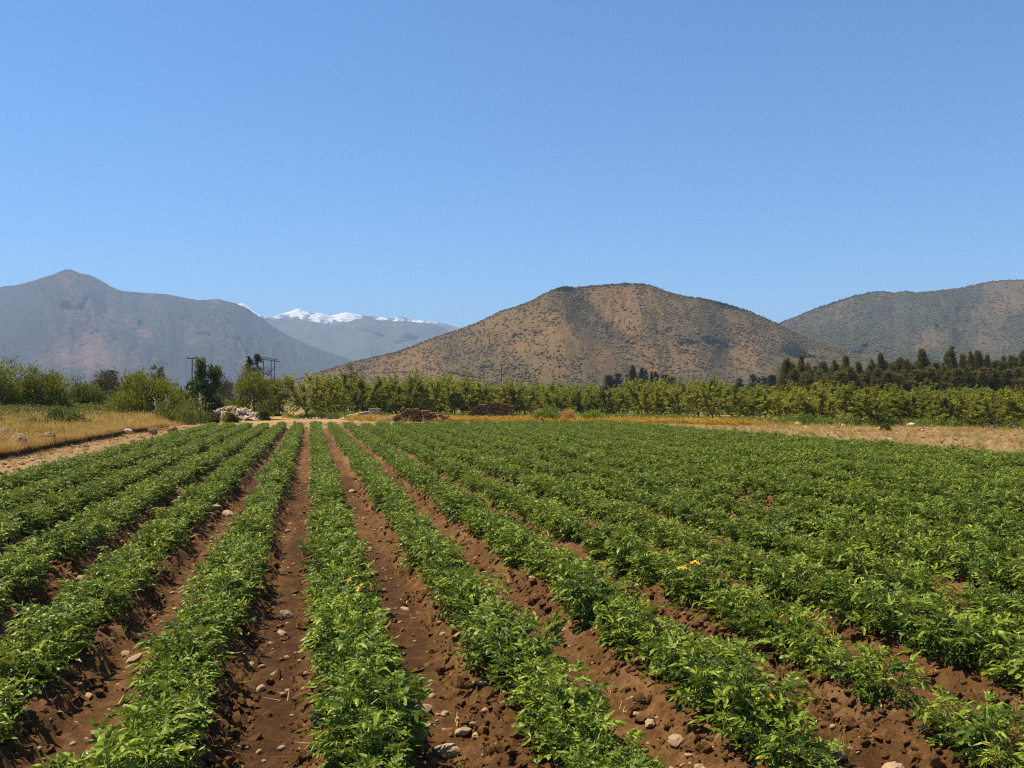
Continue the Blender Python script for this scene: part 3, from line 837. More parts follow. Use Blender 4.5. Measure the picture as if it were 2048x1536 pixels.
def leafy(seed, n, h, rad, mat, L=.06, bloom=0, bloommat=None, bs=.03):
    r = np.random.default_rng(seed); mb = MB()
    for k in range(n):
        th = r.random() * 6.28; rr_ = rad * math.sqrt(r.random()); z = h * (r.random() ** .8) * (1 - .5 * (rr_ / rad) ** 2)
        p = np.array([rr_ * math.cos(th), rr_ * math.sin(th), z])
        d = np.array([math.cos(th), math.sin(th), 0]) * r.uniform(.2, 1) + np.array([r.normal(0, .5), r.normal(0, .5), r.uniform(0, 1.2)]); d /= np.linalg.norm(d)
        s = np.cross(d, r.normal(size=3)); s /= np.linalg.norm(s) + 1e-6
        l_ = L * r.uniform(.6, 1.4)
        mb.add([p, p + d * l_ * .5 + s * l_ * .22, p + d * l_, p + d * l_ * .5 - s * l_ * .22], [(0, 1, 2), (0, 2, 3)], r.random() * (.4 + .6 * z / h))
    for k in range(bloom):
        th = r.random() * 6.28; rr_ = rad * math.sqrt(r.random()) * .9
        c = np.array([rr_ * math.cos(th), rr_ * math.sin(th), h * r.uniform(.8, 1.12) * (1 - .45 * (rr_ / rad) ** 2)])
        for _ in range(2):
            e = r.normal(size=3); e /= np.linalg.norm(e); f = np.cross(e, r.normal(size=3)); f /= np.linalg.norm(f) + 1e-6
            mb.add([c - e * bs, c + f * bs, c + e * bs, c - f * bs], [(0, 1, 2, 3)], r.random(), 1)
    return mb.mesh('weed', [mat, bloommat or mat])

DRY = [source('dry_tuft', tuft(k, 26, .55, .13, M['dry'], .007, .5, .35, M['dry'], .02)) for k in range(4)]
HALF = [source('half_dry_tuft', tuft(10 + k, 26, .6, .15, M['drygreen'], .008, .45, .2, M['dry'], .02)) for k in range(4)]
WEED = [source('weed', leafy(20 + k, 150, .7, .33, M['weed'], .11, 3, M['palebloom'], .02)) for k in range(4)]
POP = [source('poppy_tuft', leafy(30 + k, 60, .35, .26, M['drygreen'], .09, 22, M['poppy'], .035)) for k in range(3)]
rng = np.random.default_rng(31)
def meadow_pts(n):
    d = rng.uniform(24, 108, n); px = rng.uniform(-180, 640, n)
    l = (px - 1024) / F_PX * d
    X = FW[0] * d + RT[0] * l; Y = FW[1] * d + RT[1] * l
    u = bank_x(Y) - X
    return X, Y, u
X, Y, u = meadow_pts(60000)
nz = fbm(X * .16, Y * .16, 60, 3)
okd = (u > .12) & (u < 13 + 10 * (nz - .4)) & (rng.random(len(X)) < .75)
x, y = X[okd], Y[okd]
scatter('dry_grass', DRY, np.stack([x, y, ground_z(x, y) - .02], -1), rz(len(x), rng, .12), rng.uniform(.45, 1.1, len(x)) * (.55 + .45 * ss(.1, 2.5, bank_x(y) - x)) * (.25 + 1.7 * fbm(x * .8, y * .8, 81, 3) ** 1.5 + .5 * (rng.random(len(x)) < .04)), 'straw-coloured dry grass along the bank left of the field', 'dry grass', 9)
ye = rng.uniform(12, 67, 2600); ue = rng.uniform(-.08, .75, 2600); xe = bank_x(ye) - ue
scatter('bank_grass', DRY, np.stack([xe, ye, ground_z(bank_x(ye) - .8, ye) - .03], -1), rz(2600, rng, .22), rng.uniform(.35, .75, 2600), 'dry golden grass hanging over the edge of the cut bank', 'dry grass', 19)
okh = (u > .4) & (rng.random(len(X)) < .06 + ss(2, 10, u) * .5)
x, y = X[okh], Y[okh]
scatter('meadow_grass', HALF, np.stack([x, y, ground_z(x, y) - .02], -1), rz(len(x), rng, .12), rng.uniform(.6, 1.3, len(x)) * (.55 + .9 * fbm(x * .5, y * .5, 82, 3)), 'half dry yellow-green grass of the meadow on the left', 'meadow grass', 10)
okw = (u > 2.5) & (rng.random(len(X)) < ss(4, 16, u) * ss(.42, .6, nz) * .35)
x, y = X[okw], Y[okw]
scatter('meadow_weeds', WEED, np.stack([x, y, ground_z(x, y) - .02], -1), rz(len(x), rng, .1), rng.uniform(.7, 1.5, len(x)), 'olive green weeds growing through the meadow on the left', 'weeds', 11)
# verge of yellow and orange flowering weeds before the orchard
n = 26000
X = rng.uniform(-6, 60, n); Y = rng.uniform(46, 110, n)
of = Y - orch_front(X)
nz = fbm(X * .22, Y * .22, 61, 3)
vk = ss(-11, -7.5, of + 6 * (nz - .5)) * ss(5, 0, of) * ss(2, 8, X) * ss(39, 31, X)
okp = rng.random(n) < vk * ss(.38, .58, nz + .14 * ss(12, 24, X)) * .8
x, y = X[okp], Y[okp]
scatter('flowering_weeds', POP, np.stack([x, y, ground_z(x, y) - .02], -1), rz(len(x), rng, .1), rng.uniform(.7, 1.4, len(x)), 'orange and yellow flowering weeds on the verge before the orchard', 'flowers', 12)
okq = rng.random(n) < np.maximum(vk * .8 + .15 * ss(-16, -13, of) * ss(-6, -9, of) * ss(2, 5, X) * ss(20, 15, X), .5 * ss(-1, 2, of) * ss(14, 8, of) * ss(-4, 0, X))
x, y = X[okq], Y[okq]
scatter('verge_grass', HALF[:2] + DRY, np.stack([x, y, ground_z(x, y) - .02], -1), rz(len(x), rng, .12), rng.uniform(.4, .95, len(x)), 'yellowing grass on the verge and beneath the orchard trees', 'verge grass', 13)
okz = rng.random(n) < ss(-.5, 1.0, of) * ss(9, 4, of) * ss(-3, 1, X) * ss(.38, .55, fbm(X * .35, Y * .35, 66, 3)) * .8
x, y = X[okz], Y[okz]
BW = [source('bright_weed', leafy(40 + k, 120, .5, .35, M['brightweed'], .10)) for k in range(3)]
scatter('orchard_weeds', BW, np.stack([x, y, ground_z(x, y) - .02], -1), rz(len(x), rng, .1), rng.uniform(.6, 1.5, len(x)), 'fresh green weeds along the foot of the orchard trees', 'weeds', 22)
n = 9000
X = rng.uniform(XR + .3, 60, n); Y = rng.uniform(18, 66, n); of = Y - orch_front(X)
ok = (of < 0) & (rng.random(n) < .35 + .5 * ss(.45, .6, fbm(X * .3, Y * .3, 63, 3)))
x, y = X[ok], Y[ok]
scatter('stubble', DRY[:2] + HALF[:2], np.stack([x, y, ground_z(x, y) - .02], -1), rz(len(x), rng, .2), rng.uniform(.2, .6, len(x)), 'sparse dry stubble on the bare ground right of the crop', 'stubble', 14)
X = rng.uniform(-12, XL - .2, 900); Y = rng.uniform(14, 68, 900); ok = X > bank_x(Y) + .2
x, y = X[ok], Y[ok]
scatter('strip_weeds', HALF[:2] + DRY[:2], np.stack([x, y, ground_z(x, y) - .02], -1), rz(len(x), rng, .2), rng.uniform(.12, .4, len(x)), 'thin weeds on the dirt strip between bank and crop', 'weeds', 15)
x, y = near_pts(420, 40, 1.3)
rgp = .5 + .5 * np.cos(2 * math.pi * row_p(x)); ok = rgp < .6
x, y = x[ok], y[ok]
scatter('furrow_weeds', HALF[:2], np.stack([x, y, soil_z(x, y) - .01], -1), rz(len(x), rng, .3), rng.uniform(.12, .32, len(x)), 'thin grass blades sprouting in the furrows', 'weeds', 16)
# litter of stones and clods on the bare ground
x = np.concatenate([rng.uniform(XR + .3, 55, 2200), rng.uniform(-12, XL - .1, 1100), rng.uniform(-8, 45, 900)]); y = np.concatenate([rng.uniform(18, 62, 2200), rng.uniform(14, 70, 1100), rng.uniform(YF + 2, 80, 900)])
ok = (x > bank_x(y) + .1) & (y < orch_front(x) - .5); x, y = x[ok], y[ok]
scatter('ground_litter', PEB + CLODS[:3], np.stack([x, y, ground_z(x, y)], -1), rz(len(x), rng, .4), .03 + .09 * rng.random(len(x)) ** 2.5, 'clods and small stones littering the bare ground', 'stones', 17)

# ------------------------------------------------------------------ trees
def orchard_tree(seed):
    r = np.random.default_rng(seed)
    wood = MB(); lf = MB()
    th0 = r.random() * 6.28
    tb = np.array([r.normal(0, .08), r.normal(0, .08), .52 + r.uniform(-.1, .12)])
    tube(wood, [(0, 0, -.1), tb * .5 + [r.normal(0, .03), r.normal(0, .03), 0], tb], [.085, .07, .065], 7)
    LP = []; LD = []
    for k in range(5):
        th = th0 + k * 1.2566 + r.normal(0, .2); L = r.uniform(1.7, 2.5)
        out = np.array([math.cos(th), math.sin(th), 0])
        P = [tb + out * L * .62 * s ** .9 + np.array([0, 0, L * (.75 * s + .25 * s * s)]) + r.normal(0, .04, 3) * s for s in np.linspace(0, 1, 6)]
        tube(wood, P, np.linspace(.05, .015, 6), 5)
        P = np.array(P)
        for q in range(27):
            s = r.uniform(.18, 1.0); i = min(int(s * 5), 4); f = s * 5 - i
            p0 = P[i] * (1 - f) + P[i + 1] * f
            a2 = th + r.normal(0, 1.1); el = R(r.normal(32 + 30 * s, 26))
            if q > 20: el = R(r.uniform(62, 85))
            if s < .5 and r.random() < .5: el = R(r.uniform(-38, 10))
            d = np.array([math.cos(a2) * math.cos(el), math.sin(a2) * math.cos(el), math.sin(el)])
            Ls = r.uniform(.55, 1.25) * (1.4 if q > 20 else 1)
            sag = -r.uniform(.05, .3) * Ls
            pts = [p0 + d * Ls * w + np.array([0, 0, sag * w * w]) for w in (0, .33, .66, 1)]
            tube(wood, pts, [.011, .009, .006, .003], 3, cap=False)
            pts = np.array(pts)
            nl = int(Ls * 50)
            w = np.sort(r.uniform(.08, 1.02, nl)); ii = np.minimum((w * 3).astype(int), 2); ff = w * 3 - ii
            LP.append(pts[ii] * (1 - ff)[:, None] + pts[ii + 1] * ff[:, None]); LD.append(np.repeat(d[None], nl, 0))
    LP = np.concatenate(LP); LD = np.concatenate(LD); n = len(LP)
    v = r.normal(size=(n, 3)); v -= (v * LD).sum(1)[:, None] * LD; v /= np.linalg.norm(v, axis=1)[:, None]
    dr = LD * .55 + v * .75 + np.array([0, 0, -.30]); dr /= np.linalg.norm(dr, axis=1)[:, None]
    sd_ = np.cross(dr, r.normal(size=(n, 3)) * .5 + np.array([0, 0, .7])); sd_ /= np.linalg.norm(sd_, axis=1)[:, None] + 1e-6
    L = r.uniform(.12, .21, n)[:, None]; W = L * .2
    V = np.stack([LP, LP + dr * L * .5 + sd_ * W, LP + dr * L + [0, 0, 0], LP + dr * L * .5 - sd_ * W], 1)
    V[:, 2, 2] -= L[:, 0] * .12
    clump = fbm(LP[:, 0] * 1.6 + LP[:, 2], LP[:, 1] * 1.6 - LP[:, 2] * .6, seed, 2)
    tint = np.clip(r.random(n) * .55 + .5 * (clump - .2), 0, 1)
    T = (np.arange(n)[:, None] * 4 + np.array([[0, 1, 2, 3]]))
    lf.add(V.reshape(-1, 3), T, np.repeat(tint, 4))
    return wood.mesh('orchard_trunk', M['bark']), lf.mesh('orchard_crown', M['orchard'])
OT = [orchard_tree(900 + k) for k in range(9)]
OH = float(np.mean([max(v.co.z for v in m_[1].vertices) for m_ in OT]))

def tree(name, meshes, x, y, z, s, rzv, label, cat='tree', group=None):
    o = bpy.data.objects.new(name, None); C.objects.link(o); o.empty_display_size = .5
    o.location = (x, y, z); o.rotation_euler = (0, 0, rzv); o.scale = s if hasattr(s, '__len__') else (s, s, s)
    link('trunk', meshes[0], o); link('crown', meshes[1], o)
    return tag(o, label, cat, group)
rng = np.random.default_rng(55)
GO = 'young fruit trees of the orchard'
front = [(613, 837, 744, 'small fruit tree with a bare thin trunk at the left corner of the orchard'),
         (678, 829, 741, 'fruit tree with tall upright shoots, second along the front of the orchard'),
         (735, 830, 752, 'fruit tree behind the pale timber heap'),
         (790, 832, 748, 'fruit tree behind the long log pile'),
         (858, 830, 752, 'fruit tree showing a leaning branch between the two log piles'),
         (925, 832, 754, 'fruit tree just left of the squared log stack'),
         (988, 832, 757, 'fruit tree behind the squared log stack'),
         (1050, 832, 758, 'fruit tree just right of the squared log stack'),
         (1110, 833, 762, 'fruit tree behind the mound of dry hay'),
         (1168, 834, 764, 'fruit tree behind the low green weed bush'),
         (1230, 836, 764, 'fruit tree behind the left end of the orange flowers'),
         (1295, 836, 762, 'fruit tree below the cluster of far dark conifers'),
         (1360, 838, 765, 'fruit tree right of the one below the far dark conifers'),
         (1425, 840, 766, 'fruit tree behind the middle of the orange flowers'),
         (1490, 841, 768, 'fruit tree behind the right part of the orange flowers'),
         (1560, 843, 770, 'dark fruit tree at the right end of the orange flowers'),
         (1634, 846, 770, 'fruit tree with a pale pruned stub on its trunk'),
         (1736, 852, 765, 'tall fruit tree with a straight dark trunk by the bare ground'),
         (1826, 850, 780, 'fruit tree with a forked pale trunk on the right'),
         (1916, 853, 776, 'fruit tree with a short thin trunk second from the right edge'),
         (1985, 856, 790, 'low spreading fruit tree near the right edge'),
         (2060, 858, 770, 'fruit tree cut by the right edge of the view')]
placed = []
for px, pyb, pyt, lab in front:
    d = dist_for(pyb); x, y = depth_lat(px, d)
    hgt = height_for(pyt, d)
    s = hgt / OH
    wsc = s * (1.12 if px < 1500 else 1.4)
    o = tree('orchard_tree', OT[int(rng.integers(0, 9))], x, y, float(ground_z(x, y)) - .03, (wsc * 1.05, wsc * 1.05, s), rng.random() * 6.28, lab, group=GO)
    placed.append((x, y))
cnt = 0
for row in range(1, 7):
    for px0 in np.arange(560, 2300, 58):
        d0 = dist_for(np.interp(px0, [613, 1000, 1300, 1560, 1736, 1916, 2060, 2400], [837, 832, 836, 843, 852, 853, 858, 862]))
        d = d0 + row * 5.0 + rng.normal(0, .5)
        px = px0 + (row % 2) * 29 + rng.normal(0, 11)
        x, y = depth_lat(px, d)
        if x < -.6 + .03 * (y - 90) or rng.random() < .05: continue
        ht = np.interp(px, [600, 1000, 1400, 1700, 2100], [4.3, 4.1, 3.7, 3.0, 2.75]) * rng.choice([.78, .88, .97, 1.05, 1.13, 1.25]) * rng.uniform(.95, 1.05)
        s = ht / OH
        lab = 'fruit tree in the %s row behind the orchard front' % ORD[row]
        tree('orchard_tree', OT[int(rng.integers(0, 9))], x, y, float(ground_z(x, y)) - .03, (s * 1.2, s * 1.2, s), rng.random() * 6.28, lab, group=GO)
        cnt += 1

def spray_crown(seed, shape, n, L, wid, mat, up=.3, clumps=60, tscale=1.0, cr=.28, taper=0):
    """shape(r) -> n points and outward directions; sprays gathered in clumps"""
    r = np.random.default_rng(seed); mb = MB()
    cp, cd = shape(r, clumps)
    size = cr * r.uniform(.6, 1.35, clumps)
    if taper: size = size * np.clip(1.25 - cp[:, 2] / cp[:, 2].max(), .3, 1)
    k = r.integers(0, clumps, n)
    off = r.normal(size=(n, 3)) * size[k][:, None] * .6
    P = cp[k] + off
    P[:, 2] = np.maximum(P[:, 2], .03)
    D = cd[k] * .6 + off / (size[k][:, None]) * .6 + r.normal(size=(n, 3)) * .35 + np.array([0, 0, up]); D /= np.linalg.norm(D, axis=1)[:, None]
    Sd = np.cross(D, r.normal(size=(n, 3))); Sd /= np.linalg.norm(Sd, axis=1)[:, None] + 1e-6
    l = L * r.uniform(.5, 1.4, n)[:, None]; w = wid * r.uniform(.7, 1.3, n)[:, None]
    V = np.stack([P, P + D * l * .45 + Sd * w, P + D * l, P + D * l * .45 - Sd * w], 1)
    ct = r.random(clumps)
    tint = np.clip(.15 + .5 * ct[k] + .35 * r.random(n), 0, 1) * tscale
    mb.add(V.reshape(-1, 3), np.arange(n)[:, None] * 4 + np.array([[0, 1, 2, 3]]), np.repeat(tint, 4))
    return mb.mesh('crown', mat)

def dome(rx, ry, h, z0=.0, shell=.55, lump_=.25, pw=1.0):
    def f(r, n):
        th = r.random(n) * 6.283; cz = r.random(n) ** pw
        rad = np.sqrt(np.maximum(1 - cz ** 2, 0)) ** .75
        q = shell + (1 - shell) * r.random(n) ** .5
        q = q * (1 + lump_ * (vn(th * 1.6, cz * 3, r.random() * 90) - .5) * 2)
        P = np.stack([rx * rad * q * np.cos(th), ry * rad * q * np.sin(th), z0 + h * cz * q], -1)
        D = np.stack([np.cos(th) * rad, np.sin(th) * rad, cz + .2], -1); D /= np.linalg.norm(D, axis=1)[:, None]
        return P, D
    return f

def column(rad, h, z0=.3, tipp=.75, belly=.35, plumes=1, r0=None):
    def f(r, n):
        pc = [(0, 0, 1.0)] + [(r.normal(0, rad * .55), r.normal(0, rad * .55), r.uniform(.6, .92)) for _ in range(plumes - 1)]
        k = r.integers(0, len(pc), n); pc = np.array(pc)
        s = r.random(n)
        prof = np.minimum(1, (s + .3) / belly) * np.maximum(1 - s, .0) ** .8
        rr_ = rad * (1.0 if plumes == 1 else .62) * prof * (.45 + .6 * r.random(n))
        th = r.random(n) * 6.283
        P = np.stack([pc[k, 0] + rr_ * np.cos(th), pc[k, 1] + rr_ * np.sin(th), z0 + (h - z0) * s * pc[k, 2]], -1)
        D = np.stack([np.cos(th), np.sin(th), .5 + 0 * th], -1); D /= np.linalg.norm(D, axis=1)[:, None]
        return P, D
    return f

def trunk_mesh(seed, h, r0, limbs=4, spread=.4, mat=None, z0=.3, bare=0):
    r = np.random.default_rng(seed); mb = MB()
    tube(mb, [(0, 0, -.1), (r.normal(0, .05), r.normal(0, .05), h * .4), (r.normal(0, .1), r.normal(0, .1), h * .92)], [r0, r0 * .75, r0 * .15], 6)
    for k in range(limbs):
        th = r.random() * 6.28; zb = h * r.uniform(z0 * .4, .7); L = h * spread * r.uniform(.6, 1.1)
        e = np.array([math.cos(th) * L, math.sin(th) * L, L * r.uniform(.4, 1.0)])
        tube(mb, [np.array([0, 0, zb]), np.array([0, 0, zb]) + e * .5 + [0, 0, -.05 * L], np.array([0, 0, zb]) + e], [r0 * .45, r0 * .3, r0 * .08], 5, cap=False)
    for k in range(bare):
        th = r.random() * 6.28; L = r.uniform(.3, .6) * h
        b = np.array([math.cos(th) * h * .3, math.sin(th) * h * .3, h * .6]); e = np.array([math.cos(th) * .4, math.sin(th) * .4, 1]) * L
        tube(mb, [b, b + e * .5, b + e], [.03, .02, .008], 4, cap=False)
    return mb.mesh('trunk', mat or M['barkdark'])

def bush_at(name, px, py_base, py_top, w_px, d, label, mk, cat='bush', group=None, lift=None):
    x, y = depth_lat(px, d); z = float(ground_z(x, y))
    zt = height_for(py_top, d); h = zt - z; w = w_px * d / F_PX / 2
    tm, cm = mk(w, h)
    return tree(name, (tm, cm), x, y, z - .05, 1.0, random.random() * .4, label, cat, group)

def espino(seed, n=9000, clumps=150, z0=.0):
    n = int(n * 2.2); clumps = int(clumps * 1.5)
    return lambda w, h: (trunk_mesh(seed, h * .85, .10, 7, .5, M['barkdark'], bare=3), spray_crown(seed, dome(w * .92, w * .8, h * .82, z0, .5, .3), n, .30, .035, M['espino'], .35, clumps, cr=min(w * .2, .6)))
GB = 'bushes along the back of the meadow'
bush_at('thorn_bush', -35, 812, 690, 130, 76, 'tall olive thorn bush cut by the left edge of the view', espino(1), group=GB)
bush_at('thorn_bush', 72, 812, 733, 128, 80, 'wide rounded olive thorn bush second from the left edge', espino(2), group=GB)
bush_at('thorn_bush', 168, 810, 757, 78, 92, 'low green bush between the two widest thorn bushes', espino(3, 5000), group=GB)
bush_at('thorn_bush', 212, 808, 748, 60, 104, 'brownish low bush left of the big domed thorn bush', lambda w, h: (trunk_mesh(4, h * .8, .08, 6, .5), spray_crown(4, dome(w, w, h * .95, 0, .5, .3), 9000, .28, .035, M['browntwig'], .3, 130, cr=w * .2)), group=GB)
bush_at('thorn_bush', 293, 812, 731, 146, 80, 'big domed olive thorn bush in the middle of the meadow edge', espino(5, 11000, 170), group=GB)
bush_at('thorn_bush', 357, 810, 762, 46, 86, 'small dark bush tucked against the big domed thorn bush', espino(6, 3500, 70), group=GB)
bush_at('thorn_bush', 508, 812, 746, 80, 88, 'airy olive thorn tree with thin trunks behind the stone heap', espino(7, 3600, 80, .8), 'tree')
bush_at('thorn_bush', 550, 806, 752, 40, 105, 'small greyish thorn bush beside the grassy track', espino(8, 3000, 60))
def dark_tree(w, h):
    def shp(r, n):
        P, D = dome(w * .95, w, h * .66, .1, .45, .3)(r, n)
        k = r.random(n)
        top = k < .16; t2 = (k >= .16) & (k < .22)
        s = r.random(n)
        P[top] = np.stack([-w * .12 + r.normal(0, w * .16, n) * (1.1 - s), r.normal(0, w * .2, n), h * (.62 + .40 * s)], -1)[top]
        P[t2] = np.stack([w * .72 + r.normal(0, w * .1, n), r.normal(0, w * .12, n), h * (.5 + .38 * s)], -1)[t2]
        return P, D
    return trunk_mesh(9, h * .8, .12, 5, .3), spray_crown(9, shp, 16000, .26, .055, M['darkleaf'], .3, 260, cr=w * .16)
bush_at('broadleaf_tree', 405, 808, 722, 68, 90, 'dark glossy green tree with a pointed leafy top', dark_tree, 'tree')
# small shrubs in the meadow and by the track
def shrub(seed, mat, n=3500, L=.16, wd=.04): return lambda w, h: (trunk_mesh(seed, h * .7, .03, 4, .4), spray_crown(seed, dome(w, w, h, 0, .3, .3), n, L, wd, mat, .3, 45, cr=w * .25))
for k, (px, pb, pt, w, d, lab, mat) in enumerate([
        (455, 812, 770, 60, 112, 'dull brown shrub right of the dark glossy tree', 'browntwig'),
        (385, 832, 792, 84, 74, 'green weedy shrub at the left side of the stone heap', 'weed'),
        (350, 826, 800, 70, 70, 'low olive shrub at the meadow edge left of the stone heap', 'weed'),
        (118, 845, 812, 90, 52, 'dark green weedy shrub in the middle of the meadow', 'weed'),
        (422, 842, 824, 34, 76, 'brownish shrub in front of the stone heap', 'browntwig'),
        (462, 838, 823, 26, 77, 'small green shrub growing over the front of the stone heap', 'weed'),
        (528, 836, 806, 24, 84, 'sparse shrub at the right side of the stone heap', 'weed'),
        (1092, 842, 818, 44, 78, 'bright green weed bush beside the mound of dry hay', 'brightweed'),
        (1182, 842, 826, 60, 78, 'low green weed bush left of the orange flowers', 'brightweed'),
        (183, 866, 846, 30, 56, 'small green weed clump on the bank', 'weed'),
        (1770, 864, 850, 14, 57, 'small leafy weed alone on the bare ground', 'weed'),
        (1612, 848, 828, 30, 70, 'yellow-green weed clump at the orchard edge', 'brightweed')]):
    bush_at('shrub', px, pb, pt, w, d, lab, shrub(200 + k, M[mat]), 'shrub')
def pale_plant(w, h):
    mb = MB(); r = np.random.default_rng(8)
    tube(mb, [(0, 0, -.1), (0, 0, h * .5), (.03, 0, h)], [.03, .025, .02], 6)
    cr = MB()
    for k in range(60):
        th = r.random() * 6.28; z = h * r.uniform(.45, 1.0); rr_ = w * .8 * r.random()
        c = np.array([rr_ * math.cos(th), rr_ * math.sin(th), z]); e = r.normal(size=3); e /= np.linalg.norm(e); f = np.cross(e, r.normal(size=3)); f /= np.linalg.norm(f)
        cr.add([c - e * .05, c + f * .04, c + e * .05, c - f * .04], [(0, 1, 2, 3)], r.random())
    return mb.mesh('stalk', M['browntwig']), cr.mesh('bloom', M['palebloom'])
for px, pt, w, lab in ((334, 787, 12, 'tall pale blooming stalk before the big domed bush'), (312, 793, 16, 'lower whitish blooming weed left of the tall pale stalk'), (401, 784, 8, 'pale seed head under the dark glossy tree')):
    o = bush_at('flower_stalk', px, 812, pt, w, 70, lab, pale_plant, 'weed')

# conifer belt on the right
def conifer(seed, w, h, mat, n=7500, plumes=3, L=.75):
    return trunk_mesh(seed, h * .95, .13, 4, .12, M['barkdark']), spray_crown(seed, column(w, h, .6, .72, .35, plumes), n, L, .06, mat, .9, 260, cr=w * .34, taper=1)
CON = [conifer(300 + k, 1.15 + .12 * (k % 3), 10.0, M['conifer'], plumes=(1, 2, 1, 3, 1, 2, 4)[k]) for k in range(7)]
GC = 'dark conifers of the belt behind the orchard'
con = [(1574, 722), (1603, 715), (1646, 728), (1668, 722), (1692, 717), (1717, 727), (1745, 722), (1762, 713), (1786, 732), (1801, 721), (1815, 722), (1844, 704), (1872, 729), (1904, 696), (1926, 713), (1942, 708), (1957, 709), (1976, 712), (2003, 727), (2024, 716), (2046, 705), (2075, 700), (2110, 712),
       (1588, 742), (1625, 740), (1680, 745), (1706, 748), (1732, 742), (1775, 745), (1830, 742), (1858, 738), (1888, 734), (1990, 745), (2036, 738), (1655, 748), (1915, 740), (1966, 738), (1612, 748), (1638, 742), (1698, 738), (1755, 740), (1808, 742), (1848, 745), (1876, 742), (1898, 746), (1935, 736), (1980, 740), (2015, 742), (2060, 735), (1725, 750), (1790, 748), (1950, 746)]
spec_lab = {1904: 'tallest pointed conifer of the belt', 1844: 'broad round-topped tall conifer of the belt', 1762: 'slim conifer with a sharp separate tip in mid belt', 1574: 'leftmost conifer of the belt before the scrub hill', 1603: 'narrow pointed conifer second from the belt\'s left end', 2046: 'tall dense conifer at the right edge of the view'}
cs = sorted(con[:23])
con += [(px_, float(np.interp(px_, [1570, 1700, 1850, 1950, 2100], [738, 732, 722, 720, 716]) + rng.uniform(-8, 14))) for px_ in range(1566, 2120, 17)]
for k, (px, pt) in enumerate(con):
    d = rng.uniform(150, 165) if k < 23 else (rng.uniform(140, 149) if k < 52 else rng.uniform(166, 176))
    x, y = depth_lat(px, d); z = float(ground_z(x, y)); h_ = height_for(pt, d) - z
    s = h_ / 10.0; wx = rng.uniform(.75, 1.15) * (.95 if k < 23 else 1.15)
    if k < 23:
        lab = spec_lab.get(px) or 'dark conifer in the belt, %s from its left end' % (ORD + ['thirteenth', 'fourteenth', 'fifteenth', 'sixteenth', 'seventeenth', 'eighteenth', 'nineteenth', 'twentieth', 'twenty-first', 'twenty-second', 'twenty-third'])[cs.index((px, pt)) + 1]
    elif k < 52: lab = 'shorter brownish conifer filling in before the tall belt'
    else: lab = 'dark conifer in the back rank of the belt, half hidden by taller ones'
    tree('conifer_tree', CON[k % 7], x, y, z - .1, (wx, wx, s), rng.random() * 6.28, lab, group=GC)
FC = [conifer(340 + k, 1.3, 10, M['farconifer'], 2200, 1 + k % 3) for k in range(4)]
GF = 'small dark conifers far behind the orchard'
far = [(1218, 752), (1236, 748), (1262, 742), (1266, 733), (1284, 738), (1292, 742), (1304, 744), (1312, 746), (1330, 752), (1345, 756), (1505, 750), (1520, 757), (1545, 752), (1480, 758)]
for k, (px, pt) in enumerate(far):
    d = 300 + rng.uniform(-10, 10); x, y = depth_lat(px, d); h_ = height_for(pt, d)
    wx = rng.uniform(.7, 1.3) * (2.0 if pt > 745 else 1.1)
    tree('far_conifer', FC[k % 4], x, y, -.1, (wx, wx, h_ / 10), rng.random() * 6.28, 'small dark far conifer in the clump under the brown hill' if px < 1400 else 'small dark far tree between the clump and the belt', group=GF)
for px, pt, w, lab, mt, sd_ in ((703, 735, 26, 'dark far tree showing over the orchard left of the hill', 'farconifer', 1), (318, 717, 26, 'brown far tree rising behind the big domed bush', 'browntwig', 2), (205, 745, 40, 'brown far tree behind the low bushes on the left', 'browntwig', 3), (448, 752, 40, 'dim far bush right of the dark glossy tree', 'farconifer', 4), (540, 755, 34, 'dull far tree behind the airy thorn tree', 'browntwig', 5), (560, 762, 60, 'grey far thicket beside the grassy track', 'farconifer', 6)):
    d = 150.0; x, y = depth_lat(px, d); h_ = height_for(pt, d); w_ = w * d / F_PX / 2
    tree('far_tree', (trunk_mesh(60 + sd_, h_ * .8, .12, 4, .25), spray_crown(60 + sd_, dome(w_, w_, h_ * .75, h_ * .22, .4, .35), 2600, .4, .05, M[mt], .3, 60, cr=w_ * .3)), x, y, 0, 1, 0, lab, 'tree')
def araucaria(seed, h, w):
    r = np.random.default_rng(seed); mb = MB()
    tube(mb, [(0, 0, -.1), (0, 0, h * .5), (0, 0, h)], [.16, .1, .03], 6)
    cr = MB()
    for k in range(46):
        s = r.random() ** .8; z = h * (.35 + .65 * s); L = w * (1.05 - s) * r.uniform(.6, 1.1) + .15; th = r.random() * 6.28
        d = np.array([math.cos(th), math.sin(th), .25])
        for q in range(34):
            p = np.array([0, 0, z]) + d * L * r.random() + r.normal(0, .10, 3); e = d * .5 + r.normal(size=3) * .6; e /= np.linalg.norm(e); f = np.cross(e, r.normal(size=3)); f /= np.linalg.norm(f)
            cr.add([p, p + e * .16 + f * .05, p + e * .34, p + e * .16 - f * .05], [(0, 1, 2, 3)], r.random())
    return mb.mesh('trunk', M['barkdark']), cr.mesh('crown', M['farconifer'])
for px, pt, w, lab, sd_ in ((499, 716, 1.5, 'shorter left tree of the pair of dark pointed pines', 5), (514, 708, 2.3, 'taller right tree of the pair of dark pointed pines', 6)):
    d = 140; x, y = depth_lat(px, d); h_ = height_for(pt, d)
    tree('pine_tree', araucaria(sd_, h_, w), x, y, 0, 1, 0, lab, group='pair of dark pines behind the meadow')

